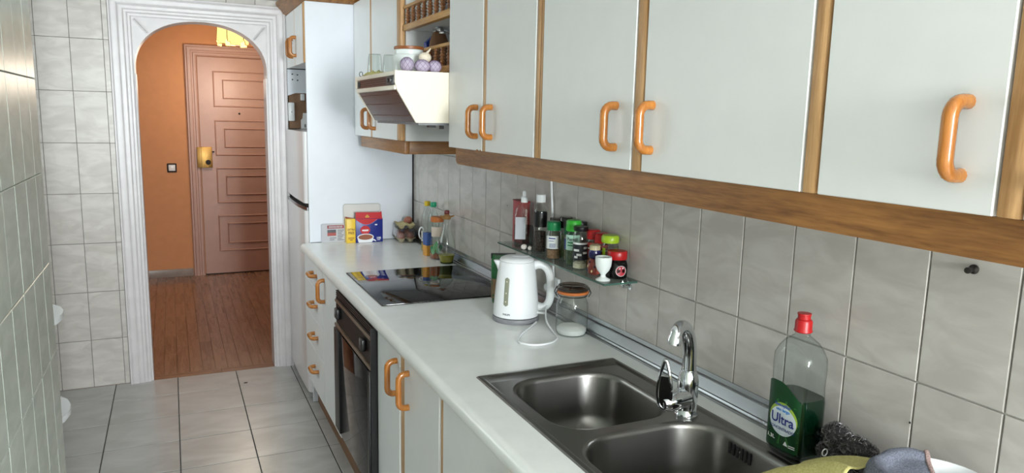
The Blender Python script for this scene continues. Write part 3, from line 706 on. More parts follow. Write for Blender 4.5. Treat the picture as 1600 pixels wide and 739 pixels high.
for qi, (x0, x1, y0, y1, r) in enumerate(BW):
    b = MB(); R = []
    for ins, dz in ((0, 0), (.004, -.001), (.008, -.006), (.010, -.014), (.017, -.115), (.024, -.140), (.040, -.157), (.064, -.165)):
        R.append(rrect(x0 + ins, x1 - ins, y0 + ins, y1 - ins, max(r - ins * .5, .03), zp + dz))
    b.loft(R, cap=False)
    cx, cy = (x0 + x1) / 2, (y0 + y1) / 2
    last = R[-1]; n = len(last); dc = [(cx + .042 * math.cos(math.atan2(p[1] - cy, p[0] - cx)), cy + .042 * math.sin(math.atan2(p[1] - cy, p[0] - cx)), zp - .169) for p in last]
    b.loft([last, dc], cap=False)
    bo = b.build('bowl', M['steel'], sn, ang=.9)
    MB().lathe([(.044, 0), (.040, .003), (.030, .001), (0, .001)], 24, (cx, cy, zp - .1695)).build('drain', M['chrome'], bo)
    if qi == 1:      # overflow slots near the wall corner
        for k in range(6):
            yy = 1.185 - .0125 * k + .0
            boxobj('overflow_slot', M['rubber'], bo, x1 - .0148, x1 - .0118, yy - .0028, yy + .0028, zp - .042, zp - .016)
        MB().lathe([(.005, 0), (.004, .003), (0, .003)], 12, M_=Matrix.Translation((x1 - .0125, 1.154, zp - .029)) @ Matrix.Rotation(-PI / 2, 4, 'Y')).build('overflow_screw', M['chrome'], bo)
# tap
FX, FY = 1.084, 1.316
tp = thing('mixer_tap', 'chrome single-lever mixer tap with arched spout on the sink', 'tap', (FX, FY, ZC))
z0 = ZC + .001
MB().lathe([(.027, 0), (.027, .004), (.024, .008), (.023, .03), (.0245, .036), (.0245, .085), (.022, .100), (.0185, .108), (.0185, .112), (0, .112)], 28, (FX, FY, z0)).build('body', M['chrome'], tp)
pts = []
prf = [(0, .105), (0, .135), (.002, .165), (.009, .192), (.022, .214), (.040, .226), (.057, .225), (.068, .215), (.071, .206)]
for i in range(len(prf) - 1):
    q0, q1, q2, q3 = prf[max(i - 1, 0)], prf[i], prf[i + 1], prf[min(i + 2, len(prf) - 1)]
    for k in range(3):
        t_ = k / 3; c_ = [.5 * (2 * q1[j] + (q2[j] - q0[j]) * t_ + (2 * q0[j] - 5 * q1[j] + 4 * q2[j] - q3[j]) * t_ ** 2 + (3 * q1[j] - q0[j] - 3 * q2[j] + q3[j]) * t_ ** 3) for j in (0, 1)]
        pts.append((FX - .93 * c_[0], FY - .37 * c_[0], z0 + c_[1]))
pts.append((FX - .93 * prf[-1][0], FY - .37 * prf[-1][0], z0 + prf[-1][1]))
sp1 = MB().tube(pts, [.0168 - .0030 * k / (len(pts) - 1) for k in range(len(pts))], 16)
spo = sp1.build('spout', M['chrome'], tp)
e = Vector(pts[-1]); dd = (Vector(pts[-1]) - Vector(pts[-2])).normalized()
MB().tube([e - dd * .004, e + dd * .004, e + dd * .012, e + dd * .0125, e + dd * .018], [.0150, .0172, .0175, .0148, .0145], 18).build('aerator', M['chrome'], spo)
lv = MB().tube([(FX - .010, FY - .004, z0 + .048), (FX - .050, FY - .010, z0 + .046), (FX - .070, FY - .013, z0 + .044), (FX - .080, FY - .014, z0 + .043)], [.024, .0235, .020, .012], 18).build('cartridge_housing', M['chrome'], tp)
# lever: elongated loop with a solid lower paddle
def lev(s, t): return (FX - .082 - .004 * math.cos(t * 2) - .018 * s * s, FY - .015 + 0, 0)
out_, inn_ = [], []
n = 36
for k in range(n):
    a = 2 * PI * k / n; zc_ = .060 * math.sin(a); w_ = (.0205 - .0125 * (math.sin(a) + 1) / 2) * math.cos(a)
    out_.append((w_, zc_)); inn_.append((w_ * .90, zc_ * .97))
Ml = Matrix.Translation((FX - .080, FY - .016, z0 + .092)) @ Matrix.Rotation(math.radians(-46), 4, 'Z') @ Matrix.Rotation(math.radians(4), 4, 'X')
lb = MB(); lb.tube([Ml @ Vector((x, 0, z)) for x, z in out_], .0042, 8, closed=True)
leo = lb.build('lever', M['chrome'], tp)
pd = [(x * .97, z) for x, z in inn_ if z < .026]
MB().prism(pd + [], 1, -.0028, .0028, Ml).build('lever_paddle', M['chrome'], leo)
# ------------------------------------------------------------------ rounded shelves beyond the left wall
for z, lab in ((.885, 'upper rounded white shelf poking out beyond the left tiled wall'), (.530, 'lower rounded white shelf poking out beyond the left tiled wall')):
    t = thing('corner_shelf', lab, 'shelf', (-.6, 2.93, z), group='rounded shelves past the left wall')
    pg = [(RX + .002, 2.70), (-.455, 2.755), (-.410, 2.800), (-.386, 2.855), (-.375, 2.92), (-.378, 2.97), (-.395, 3.03), (-.43, 3.08), (-.48, 3.11), (RX + .002, 3.12)]
    MB().prism(pg, 2, z - .022, z).build('board', M['white'], t, ang=.5)
    MB().prism([(RX + .001, z - .022), (RX + .001, z - .10), (RX + .03, z - .10), (-.55, z - .022)], 1, 2.90, 2.92).build('bracket', M['oak'], t)
# ------------------------------------------------------------------ kettle
KX, KY = 1.060, 2.222
def MM(name, col, rough=.4, **k):
    if name not in M: M[name] = plain(name, col, rough, **k)
    return M[name]
kt = thing('kettle', 'white plastic electric kettle between hob and sink', 'kettle', (KX, KY, ZC), math.atan2(-.42, .907))
def kb(n): return MB()
MB().lathe([(.079, .0), (.081, .003), (.081, .014), (.079, .017), (0, .017)], 40).build('power_base', M['grey_plastic'], kt, world=False)
prof = [(.074, .018), (.0785, .020), (.0790, .026), (.0775, .050), (.0745, .090), (.0705, .130), (.0665, .165), (.0635, .190), (.0615, .205), (.0600, .208), (0, .208)]
MB().lathe(prof, 48).build('body', M['white'], kt, world=False, ang=.5)
spt = MB()
rr = []
for z, out, w in ((.148, .060, .018), (.170, .064, .020), (.190, .071, .020), (.204, .079, .017), (.2085, .081, .014)):
    rr.append([(-.045 + 0 - (out - .045) * math.sin(PI * k / 10) - (0 if 0 < k < 10 else 0), w * math.cos(PI * k / 10), z) for k in range(11)])
spt.loft(rr); spt.build('spout', M['white'], kt, world=False, ang=.8)
lidp = [(.0585, .2085), (.0595, .2125), (.0565, .2175), (.045, .2225), (.025, .2245), (0, .225)]
lid = MB().lathe(lidp, 40).build('lid', M['white'], kt, world=False, ang=.7)
MB().lathe([(.030, .0), (.028, .0012), (0, .0012)], 24, (.012, 0, .2245), M_=None, sx=1.1, sy=.7).build('lid_recess', M['white'], lid, world=False)
hp_ = [(.052, 0, .188), (.072, 0, .196), (.092, 0, .192), (.108, 0, .176), (.116, 0, .150), (.118, 0, .115), (.117, 0, .080), (.110, 0, .058), (.098, 0, .047), (.082, 0, .046), (.066, 0, .052)]
# smooth the handle path
def smooth(pts, n=4):
    P = [Vector(p) for p in pts]; out = []
    for i in range(len(P) - 1):
        p0, p1, p2, p3 = P[max(i - 1, 0)], P[i], P[i + 1], P[min(i + 2, len(P) - 1)]
        for k in range(n):
            t = k / n
            out.append(.5 * ((2 * p1) + (p2 - p0) * t + (2 * p0 - 5 * p1 + 4 * p2 - p3) * t * t + (3 * p1 - p0 - 3 * p2 + p3) * t ** 3))
    return [tuple(p) for p in out] + [tuple(P[-1])]
hs_ = smooth(hp_, 4)
MB().tube(hs_, [.0150 if 6 < i < len(hs_) - 6 else .0165 for i in range(len(hs_))], 16, flat=.95).build('handle', M['white'], kt, world=False, ang=1.2)
MB().box(.070, .104, -.008, .008, .030, .036, .002, M_=Matrix.Rotation(math.radians(-18), 4, 'Z')).build('switch_lever', M['white'], kt, world=False)
# water gauge set into the wall, following the taper
gq = MM('gauge_window', (140, 142, 124), .15)
def kr(z):
    for (r0, z0_), (r1, z1_) in zip(prof[:-1], prof[1:]):
        if z0_ <= z <= z1_ and z1_ > z0_: return r0 + (r1 - r0) * (z - z0_) / (z1_ - z0_)
    return .07
ga = math.radians(-118)
def ksurf(s, z, off):
    r = kr(z) + off; a = ga + s / r
    return (r * math.cos(a), r * math.sin(a), z)
gm = MB(); rows = []
NZ = 24
for i in range(NZ + 1):
    z = .062 + .098 * i / NZ; e_ = min(z - .062, .160 - z); w_ = .0085 if e_ > .0085 else math.sqrt(max(0, .0085 ** 2 - (.0085 - e_) ** 2)) + .0004
    rows.append([ksurf(w_ * (j / 3 - 1), z, .0012 if 0 < j < 6 else .0002) for j in range(7)])
vsx = [p for r in rows for p in r]; gm._add(vsx, [(i * 7 + j, i * 7 + j + 1, (i + 1) * 7 + j + 1, (i + 1) * 7 + j) for i in range(NZ) for j in range(6)])
gw = gm.build('water_gauge', gq, kt, world=False)
dm = MM('gauge_mark', (215, 212, 190), .5)
for z in (.078, .107, .146):
    mk = MB(); mk._add([ksurf(x, z + y, .0016) for x, y in ((-.002, -.002), (.002, -.002), (.002, .002), (-.002, .002))], [(0, 1, 2, 3)]); mk.build('level_mark', dm, gw, world=False)
ink = MM('dark_ink', (40, 44, 60), .5)
print_text('lettering', 'PHILIPS', .0085, ink, kt, lambda x, y: ksurf(x + .004, .034 + y, .0005), bold=.0002, world=False)
cab = smooth([(1.102, 2.146, .913), (1.060, 2.105, .911), (1.005, 2.050, .911), (.962, 1.995, .911), (.955, 1.955, .911), (.985, 1.922, .911), (1.040, 1.925, .911), (1.085, 1.965, .911), (1.103, 2.03, .914), (1.112, 2.09, .930), (1.140, 2.15, .955), (1.19, 2.22, .972), (1.220, 2.262, .975)], 6)
tag(MB().tube(cab, .0032, 8).build('kettle_cable', M['white']), 'thin white cable looping from the kettle across the worktop', 'cable')
so = thing('wall_socket', 'white wall socket with a plug behind kettle and glass jar', 'socket', (W, 2.27, .985))
boxobj('plate', M['white'], so, W - .012, W - .001, 2.232, 2.312, .962, 1.034, bev=.004)
MB().lathe([(.019, 0), (.019, .018), (.012, .030), (.006, .032), (0, .032)], 18, M_=Matrix.Translation((W - .012, 2.272, .998)) @ Matrix.Rotation(-PI / 2, 4, 'Y')).build('plug', M['white'], so)
wc = smooth([(W - .006, 2.324, 1.440), (W - .006, 2.316, 1.372), (W - .006, 2.300, 1.247), (W - .006, 2.290, 1.15), (W - .006, 2.280, 1.05), (W - .008, 2.272, 1.03)], 3)
tag(MB().tube(wc, .0042, 8).build('wall_cable', M['white']), 'white cable hanging down the tiles behind the spice jars', 'cable')
# ------------------------------------------------------------------ clip-top jar
JX, JY = 1.156, 2.000
jr = thing('clip_top_jar', 'clip-top glass jar of white sugar beside the kettle', 'jar', (JX, JY, ZC))
MB().lathe([(.030, .003), (.046, .0015), (.051, .010), (.052, .030), (.052, .090), (.050, .108), (.045, .120), (.043, .126), (.046, .130), (.046, .136)], 36, (JX, JY, ZC)).build('glass_body', M['glass'], jr)
MB().lathe([(0, .004), (.044, .004), (.0485, .012), (.0485, .020), (.040, .027), (.020, .031), (0, .029)], 30, (JX, JY, ZC)).build('sugar', MM('sugar', (236, 236, 236), .9), jr)
MB().lathe([(.046, .137), (.051, .138), (.052, .142), (.050, .146), (.046, .146)], 36, (JX, JY, ZC)).build('rubber_seal', MM('orange_rubber', (196, 110, 52), .5), jr)
jl = MB().lathe([(.046, .147), (.050, .149), (.0505, .157), (.046, .163), (.040, .164), (.034, .160), (0, .159)], 36, (JX, JY, ZC)).build('lid', thin_glass('lid_glass', (205, 196, 190), 1.6), jr)
wr_ = MM('wire', (90, 86, 84), .3, metal=1.0)
b = MB(); b.tube([(JX + .0475 * math.cos(2 * PI * k / 32), JY + .0475 * math.sin(2 * PI * k / 32), ZC + .131) for k in range(32)], .0016, 6, closed=True); b.build('wire_ring', wr_, jr)
b = MB(); b.tube([(JX + .0515 * math.cos(2 * PI * k / 32), JY + .0515 * math.sin(2 * PI * k / 32), ZC + .152) for k in range(32)], .0015, 6, closed=True); b.build('wire_ring', wr_, jr)
for ang_ in (-20, 165):
    a = math.radians(ang_); b = MB()
    for s in (-.012, .012):
        b.tube([(JX + .050 * math.cos(a) - s * math.sin(a), JY + .050 * math.sin(a) + s * math.cos(a), ZC + .126), (JX + .058 * math.cos(a) - s * math.sin(a), JY + .058 * math.sin(a) + s * math.cos(a), ZC + .140), (JX + .050 * math.cos(a) - s * math.sin(a), JY + .050 * math.sin(a) + s * math.cos(a), ZC + .158)], .0016, 6)
    b.tube([(JX + .058 * math.cos(a) - s * math.sin(a), JY + .058 * math.sin(a) + s * math.cos(a), ZC + .140) for s in (-.012, .012)], .0016, 6)
    b.build('clasp', wr_, jr)
# ------------------------------------------------------------------ glass shelf
ZS = 1.127
gs = thing('glass_shelf', 'narrow green-edged glass shelf on the tiles holding spices', 'shelf', (1.18, 2.145, ZS - .006))
GX0, GY0, GY1 = 1.123, 1.762, 2.530
boxobj('pane', M['glass_shelf'], gs, GX0, W - .002, GY0, GY1, ZS - .006, ZS)
boxobj('polished_edge', M['glass_edge'], gs, GX0 - .0008, GX0 - .0002, GY0, GY1, ZS - .0058, ZS - .0002)
boxobj('polished_edge', M['glass_edge'], gs, GX0, W - .002, GY0 - .0008, GY0 - .0002, ZS - .0058, ZS - .0002)
for yy in (1.800, 2.490):
    bk = MB(); bk.tube(smooth([(W - .002, yy, ZS - .022), (W - .018, yy, ZS - .024), (W - .030, yy, ZS - .014), (W - .028, yy, ZS - .0065)], 3), .006, 8); bk.box(W - .006, W - .001, yy - .012, yy + .012, ZS - .034, ZS - .007, .002)
    bk.build('bracket', M['chrome'], gs)
# ------------------------------------------------------------------ spices on the glass shelf
GRP = 'bottles and jars on the glass shelf'
def bottle(name, label, cat, x, y, z, prof, mat=None, n=24, group=GRP, glass='bottle_glass'):
    t = thing(name, label, cat, (x, y, z + .0006), group=group)
    if prof: MB().lathe(prof, n).build(glass, mat or M['glass'], t, world=False)
    return t
def ring_(t, name, prof, mat, n=24): return MB().lathe(prof, n).build(name, mat, t, world=False)
def band(t, name, r, z0, z1, mat, a0=0, a1=360, n=24):
    b = MB(); full = a1 - a0 >= 360; k_ = n if full else n + 1
    A = [math.radians(a0 + (a1 - a0) * k / n) for k in range(k_)]
    vs = [(r * math.cos(a), r * math.sin(a), z) for z in (z0, z1) for a in A]
    m_ = len(A); fs = [(k, (k + 1) % m_, m_ + (k + 1) % m_, m_ + k) for k in range(m_ if full else m_ - 1)]
    b._add(vs, fs); return b.build(name, mat, t, world=False)
def wraptext(t, body, size, r, az, z, mat, bold=.0001, sx=1.0):
    return print_text('lettering', body, size, mat, t, lambda u, v: ((r) * math.cos(az + u / r), (r) * math.sin(az + u / r), z + v), bold=bold, sx=sx, world=False)
VIEW = math.atan2(-2.1, -1.17)      # direction from the shelf to the photographer
VD = math.degrees(VIEW)
red = MM('red_plastic', (176, 18, 22), .35); green = MM('green_plastic', (22, 128, 74), .35); bgreen = MM('bright_green_plastic', (58, 178, 52), .35)
lime = MM('lime_plastic', (158, 190, 38), .35); paper = MM('white_paper', (228, 230, 230), .6); inkb = MM('blue_ink', (40, 66, 140), .5)
def speck(name, a, b, s=260):
    if name not in M: M[name] = speckle(name, a, b, s)
    return M[name]
rb = thing('red_packet', 'red carton standing behind the clear bottle on glass shelf', 'packet', (1.197, 2.48, ZS), group=GRP)
boxobj('carton', MM('red_card', (176, 38, 44), .45), rb, 1.182, 1.212, 2.438, 2.526, ZS + .0006, ZS + .160, bev=.002)
boxobj('flap', MM('dark_red_card', (128, 26, 32), .5), rb, 1.181, 1.213, 2.437, 2.527, ZS + .160, ZS + .164)
# 1 oval clear bottle with white flip cap
def oval(rx, ry, z, n=24, e=2.4):
    o = []
    for k in range(n):
        a = 2 * PI * k / n; c, s = math.cos(a), math.sin(a)
        o.append((rx * math.copysign(abs(c) ** (2 / e), c), ry * math.copysign(abs(s) ** (2 / e), s), z))
    return o
t = thing('vinegar_bottle', 'clear oval bottle with white cap at far end of glass shelf', 'bottle', (1.170, 2.402, ZS + .0006), VIEW + PI / 2, group=GRP)
MB().loft([oval(.037 * k, .021 * k2, z) for k, k2, z in ((.85, .85, 0), (1, 1, .005), (1, 1, .085), (.96, .98, .112), (.84, .92, .138), (.62, .78, .155), (.36, .62, .163), (.30, .52, .167))]).build('bottle_glass', M['glass'], t, world=False)
MB().loft([oval(.0345 * k, .019 * k2, z) for k, k2, z in ((.85, .85, .002), (1, 1, .006), (1, 1, .080))]).build('contents', thin_glass('water', (214, 220, 222), .6), t, world=False)
lb_ = MB(); lb_.box(-.030, .008, -.0216, -.0211, .030, .112); lb_.build('label', MM('grey_label', (190, 192, 200), .5), t, world=False)
MB().lathe([(.0125, .165), (.0125, .184), (.0095, .187), (.0075, .189), (.0075, .203), (.005, .207), (0, .208)], 20).build('cap', M['white'], t, world=False)
# garlic cloves
t = thing('garlic_clove', 'papery garlic cloves lying at the shelf edge before clear bottle', 'garlic', (1.145, 2.345, ZS + .0006), group=GRP)
for i, (dx, dy, r, aa) in enumerate(((0, 0, .013, .3), (.012, -.024, .011, 1.2))):
    MB().sphere((0, 0, 0), r, 12, 8, (1, .7, .75), M_=Matrix.Translation((dx, dy, r * .75)) @ Matrix.Rotation(aa, 4, 'Z')).build('clove', MM('garlic_skin', (222, 214, 206), .6), t, world=False)
# 2 pepper mill
t = bottle('pepper_grinder', 'tall pepper grinder with white cap and black band on glass shelf', 'grinder', 1.174, 2.276, ZS, [(.021, 0), (.0225, .003), (.0225, .118), (.0235, .140), (.0235, .150), (.015, .172), (.0125, .176), (.0125, .180)])
ring_(t, 'peppercorns', [(0, .004), (.0200, .004), (.0205, .075), (0, .078)], speck('peppercorn', (24, 18, 18), (92, 70, 62), 180))
band(t, 'black_sleeve', .0240, .093, .145, M['black'])
ring_(t, 'cap', [(.0165, .180), (.0170, .182), (.0170, .206), (.0155, .2075), (0, .2075)], M['white'])
# 5 grinders behind
t = bottle('grinder_jar', 'clear-topped seed grinder behind the dark green capped jar', 'grinder', 1.209, 2.222, ZS, [(.021, 0), (.022, .003), (.022, .085), (.018, .092), (.018, .098)])
ring_(t, 'seeds', [(0, .003), (.020, .003), (.020, .080), (0, .082)], speck('seeds', (86, 76, 50), (140, 126, 92), 200))
ring_(t, 'clear_cap', [(.0215, .098), (.0225, .100), (.0225, .128), (.020, .131), (0, .131)], thin_glass('smoky_cap', (186, 182, 178), 1.4))
t = bottle('grinder_jar', 'clear-topped herb grinder behind the bright green capped jar', 'grinder', 1.212, 2.158, ZS, [(.021, 0), (.022, .003), (.022, .088), (.018, .096), (.018, .104)])
ring_(t, 'herbs', [(0, .003), (.020, .003), (.020, .080), (0, .082)], speck('dried_herb', (52, 62, 32), (92, 104, 60), 220))
ring_(t, 'clear_cap', [(.0215, .104), (.0225, .106), (.0225, .138), (.020, .142), (0, .142)], M['smoky_cap'] if 'smoky_cap' in M else thin_glass('smoky_cap2', (160, 156, 152), 1.4))
# 6 dark green cap
t = bottle('spice_jar', 'spice jar with dark green cap and barcode label on shelf', 'jar', 1.166, 2.160, ZS, [(.022, 0), (.0235, .003), (.0235, .088), (.019, .095), (.019, .099)])
ring_(t, 'ground_spice', [(0, .003), (.0220, .003), (.0220, .032), (0, .034)], speck('brown_spice', (116, 84, 58), (150, 116, 84)))
ring_(t, 'cap', [(.0230, .098), (.0238, .100), (.0238, .124), (.021, .128), (0, .128)], green)
lbl = band(t, 'label', .0239, .036, .080, paper, VD - 75, VD + 45)
for i, (z0, z1) in enumerate(((.040, .055),)):
    for j in range(6): band(lbl, 'barcode_bar', .0242, z0, z1, inkb, VD - 32 + 9 * j, VD - 28 + 9 * j, n=2)
band(lbl, 'print_line', .0242, .070, .074, inkb, VD - 40, VD + 15, n=6); band(lbl, 'print_line', .0242, .062, .064, inkb, VD - 40, VD + 5, n=6)
# 7 darker jar behind
t = bottle('spice_jar', 'spice jar with deep green cap half hidden between two green capped jars', 'jar', 1.202, 2.108, ZS, [(.020, 0), (.0215, .003), (.0215, .080), (.018, .086), (.018, .090)])
ring_(t, 'ground_spice', [(0, .003), (.0200, .003), (.0200, .060), (0, .062)], speck('green_spice', (70, 74, 46), (110, 112, 80)))
ring_(t, 'cap', [(.0210, .088), (.0218, .090), (.0218, .116), (0, .116)], MM('deep_green_plastic', (16, 84, 54), .35))
band(t, 'label', .0219, .040, .076, inkb, VD - 60, VD + 60)
# 8 bright green
t = bottle('spice_jar', 'parsley jar with bright green cap and pale green label', 'jar', 1.178, 2.046, ZS, [(.022, 0), (.0235, .003), (.0235, .098), (.019, .106), (.019, .112)])
ring_(t, 'parsley', [(0, .003), (.0222, .003), (.0222, .090), (0, .092)], speck('parsley', (34, 56, 30), (74, 96, 56), 220))
ring_(t, 'cap', [(.0240, .112), (.0248, .114), (.0248, .142), (.022, .147), (0, .147)], bgreen)
lbl = band(t, 'label', .0240, .050, .100, MM('mint_label', (186, 222, 204), .6), VD - 80, VD + 60)
wraptext(lbl, 'Perejil', .0150, .0244, VIEW - .15, .086, ink, bold=.0003)
for z in (.073, .064): band(lbl, 'print_line', .0243, z, z + .004, green, VD - 50, VD + 30, n=8)
# 9 black lid behind
t = bottle('spice_jar', 'tall jar with black lid behind the bright green capped jar', 'jar', 1.213, 2.062, ZS, [(.0205, 0), (.022, .003), (.022, .106), (.018, .112), (.018, .118)])
ring_(t, 'ground_spice', [(0, .003), (.0205, .003), (.0205, .080), (0, .082)], speck('dark_spice', (60, 44, 34), (92, 70, 56)))
ring_(t, 'lid', [(.0215, .118), (.0222, .120), (.0222, .136), (.020, .139), (0, .139)], M['black'])
# 10 black label
t = bottle('salt_jar', 'glass jar with black printed label and black rim in front row', 'jar', 1.168, 1.982, ZS, [(.0215, 0), (.0232, .003), (.0232, .088), (.0232, .112), (.020, .118), (.020, .122)])
ring_(t, 'garlic_powder', [(0, .003), (.0218, .003), (.0218, .018), (.012, .024), (0, .020)], speck('cream_powder', (206, 196, 168), (224, 216, 196)))
lbl = band(t, 'label', .0236, .030, .080, MM('black_label', (28, 30, 38), .5), VD - 110, VD + 110)
band(lbl, 'white_border', .0239, .080, .086, paper, VD - 110, VD + 110)
for z0, a0, a1 in ((.058, -60, -10), (.044, -30, 10), (.050, 20, 60), (.066, 25, 55), (.036, -50, -20)): band(lbl, 'print_mark', .0240, z0, z0 + .007, paper, VD + a0, VD + a1, n=5)
ring_(t, 'lid', [(.0222, .122), (.0228, .123), (.0228, .134), (.021, .136), (0, .136)], M['black'])
# 11 two red caps
for x, y, h, lab in ((1.207, 1.968, .126, 'paprika jar with red cap, further of the two red capped jars'), (1.208, 1.921, .122, 'paprika jar with red cap, nearer of the two red capped jars')):
    t = bottle('paprika_jar', lab, 'jar', x, y, ZS, [(.0195, 0), (.0208, .003), (.0208, h - .038), (.017, h - .032), (.017, h - .028)])
    ring_(t, 'paprika', [(0, .003), (.0190, .003), (.0190, .060), (0, .062)], speck('paprika', (150, 98, 66), (182, 130, 96)))
    band(t, 'label', .0212, .046, .086, MM('red_label', (172, 66, 52), .5))
    band(t, 'label_stripe', .0214, .066, .070, paper)
    ring_(t, 'cap', [(.0215, h - .030), (.0222, h - .028), (.0222, h - .004), (.018, h), (0, h)], red)
# 12 lime
t = bottle('glass_jar', 'squat glass jar with lime green lid on the shelf', 'jar', 1.208, 1.872, ZS, [(.024, 0), (.0262, .004), (.0262, .090), (.022, .097), (.022, .101)])
ring_(t, 'lid', [(.0262, .100), (.0275, .103), (.0275, .117), (.024, .123), (0, .124)], lime)
ring_(t, 'contents', [(0, .004), (.0240, .004), (.0240, .040), (0, .042)], speck('beige_spice', (150, 138, 120), (178, 168, 150)))
for da in (-48, 42): band(t, 'label_patch', .0266, .055, .085, lime, VD + da - 14, VD + da + 14, n=5)
# 13 painted figure
t = thing('painted_shaker', 'small hand-painted blue, red and cream pot behind the egg cup', 'shaker', (1.162, 1.884, ZS + .0006), group=GRP)
MB().lathe([(.012, 0), (.019, .006), (.0215, .022), (.019, .040), (.013, .050)], 20).build('lower_pot', MM('red_cream_glaze', (150, 66, 54), .3, var=.9), t, world=False)
MB().lathe([(.013, .050), (.0185, .056), (.0195, .068), (.017, .078)], 20).build('upper_pot', MM('cobalt_glaze', (34, 34, 84), .2), t, world=False)
MB().lathe([(.017, .078), (.0165, .084), (.0165, .092), (.010, .095), (0, .095)], 20).build('rim', MM('cream_dots', (200, 186, 150), .4, var=.5), t, world=False)
for k in range(9):
    a = VIEW + (k - 4) * .42
    MB().sphere((.0205 * math.cos(a), .0205 * math.sin(a), .014 + .014 * (k % 3)), .0042, 8, 6, (.6, .6, 1)).build('painted_spot', MM('cream_glaze', (232, 214, 160), .3) if k % 2 else MM('navy_glaze', (26, 28, 60), .3), t, world=False)
# 14 egg cup
t = thing('egg_cup', 'white porcelain egg cup standing at the near shelf corner', 'egg cup', (1.1455, 1.806, ZS + .0006), group=GRP)
MB().lathe([(.0215, 0), (.0225, .002), (.019, .005), (.009, .010), (.007, .016), (.010, .021), (.018, .030), (.0235, .044), (.0250, .060), (.0245, .071), (.0230, .071), (.0225, .058), (.018, .038), (0, .028)], 32).build('cup', M['ceramic'], t, world=False)
# 15 jam jar
t = bottle('jam_jar', 'dark jam jar with red lid at the near end of shelf', 'jar', 1.2045, 1.824, ZS, [(.028, 0), (.0315, .004), (.0325, .015), (.0325, .040), (.028, .052), (.0255, .056), (.0255, .060)], mat=thin_glass('dark_glass', (120, 96, 92), 1.0))
ring_(t, 'jam', [(0, .002), (.0302, .004), (.0312, .015), (.0312, .039), (.026, .051), (0, .053)], MM('dark_jam', (26, 12, 16), .15))
ring_(t, 'lid', [(.0290, .058), (.0300, .060), (.0300, .080), (.0285, .083), (.020, .0845), (0, .0845)], red)
lbl = MB(); n = 24; z_c, aw_ = .026, .0165
pts_ = [(aw_ * math.cos(2 * PI * k / n), .0155 * math.sin(2 * PI * k / n)) for k in range(n)]
R_ = .0329; az_ = VIEW + .35
lbl._add([(R_ * math.cos(az_), R_ * math.sin(az_), z_c)] + [(R_ * math.cos(az_ + u / R_), R_ * math.sin(az_ + u / R_), z_c + v) for u, v in pts_], [(0, 1 + k, 1 + (k + 1) % n) for k in range(n)])
lo_ = lbl.build('label', MM('crimson_label', (176, 40, 56), .4), t, world=False)
R2_ = .0332; b = MB(); b.tube([(R2_ * math.cos(az_ + u / R2_), R2_ * math.sin(az_ + u / R2_), z_c + v) for u, v in pts_], .0006, 5, closed=True); b.build('label_border', paper, lo_, world=False)
b = MB(); b._add([(R2_ * math.cos(az_ + u / R2_), R2_ * math.sin(az_ + u / R2_), z_c + .008 + v) for u, v in ((-.007, -.003), (.007, -.001), (.007, .004), (-.005, .002))], [(0, 1, 2, 3)]); b.build('label_print', paper, lo_, world=False)
# ------------------------------------------------------------------ green packet behind kettle
t = thing('herb_packet', 'crumpled green and brown packet standing behind the kettle', 'packet', (1.112, 2.452, ZC))
rg = []
for i, (z, w, d_) in enumerate(((.001, .040, .024), (.03, .043, .027), (.08, .043, .026), (.13, .044, .020), (.165, .045, .010), (.186, .046, .003))):
    rg.append([(w * math.copysign(abs(math.cos(a)) ** .7, math.cos(a)) + random.uniform(-.002, .002), d_ * math.copysign(abs(math.sin(a)) ** .7, math.sin(a)) + random.uniform(-.002, .002), z) for a in [2 * PI * k / 16 for k in range(16)]])
MB().loft(rg, M_=Matrix.Rotation(-.35, 4, 'Z')).build('bag', MM('packet_green', (36, 104, 56), .3, var=.6), t, world=False)
MB().box(-.046, .046, -.003, .003, .170, .190, .001, M_=Matrix.Rotation(-.35, 4, 'Z')).build('sealing_clip', M['black'], t, world=False)
MB().loft([[(p[0] * 1.02, p[1] * 1.03, z) for p in oval(.043, .027, 0, 16, 2.8)] for z in (.02, .095)], M_=Matrix.Rotation(-.35, 4, 'Z'), cap=False).build('printed_panel', MM('packet_brown', (138, 110, 78), .4, var=.4), t, world=False)
# ------------------------------------------------------------------ oils and bottles beyond the hob
GO = 'bottles beside the far tiles'
t = bottle('oil_cruet', 'pear-shaped glass oil cruet with a little yellow oil', 'cruet', 1.168, 3.232, ZC, [(.024, .001), (.029, .003), (.031, .010), (.037, .030), (.0425, .055), (.0430, .075), (.038, .110), (.028, .145), (.0185, .172), (.0150, .195), (.0150, .208), (.0185, .212)], group=GO, n=32)
ring_(t, 'oil', [(0, .004), (.027, .004), (.0295, .010), (.035, .029), (.0385, .042), (0, .042)], plain('olive_oil', (150, 140, 26), .1), 28)
ring_(t, 'foot', [(.024, .0), (.030, .001), (.031, .008), (.024, .010)], thin_glass('green_glass', (150, 170, 70), 1.0), 28)
ring_(t, 'pourer', [(.0190, .212), (.0200, .216), (.0200, .226), (.012, .232), (.012, .236)], MM('amber_stopper', (150, 110, 62), .3))
st = ring_(t, 'stopper', [(.0110, .236), (.0125, .239), (.0125, .250), (.010, .254), (0, .254)], MM('dark_red_plastic', (104, 36, 34), .4))
MB().tube([(-.018, 0, .221), (-.034, -.002, .229)], [.006, .004], 10).build('lip', M['amber_stopper'], t, world=False)
MB().tube([(.016, 0, .222), (.038, .004, .226)], [.005, .003], 10).build('lip', M['amber_stopper'], t, world=False)
t = bottle('juice_carafe', 'clear bottle with orange lid and green leafy label beside cruet', 'bottle', 1.162, 3.352, ZC, [(.030, .001), (.0345, .004), (.0350, .060), (.0330, .085), (.0275, .108), (.0275, .165), (.030, .178), (.030, .186)], group=GO, n=28)
ring_(t, 'amber_liquid', [(0, .003), (.032, .004), (.0330, .030), (0, .031)], plain('amber_liquid', (150, 76, 34), .12))
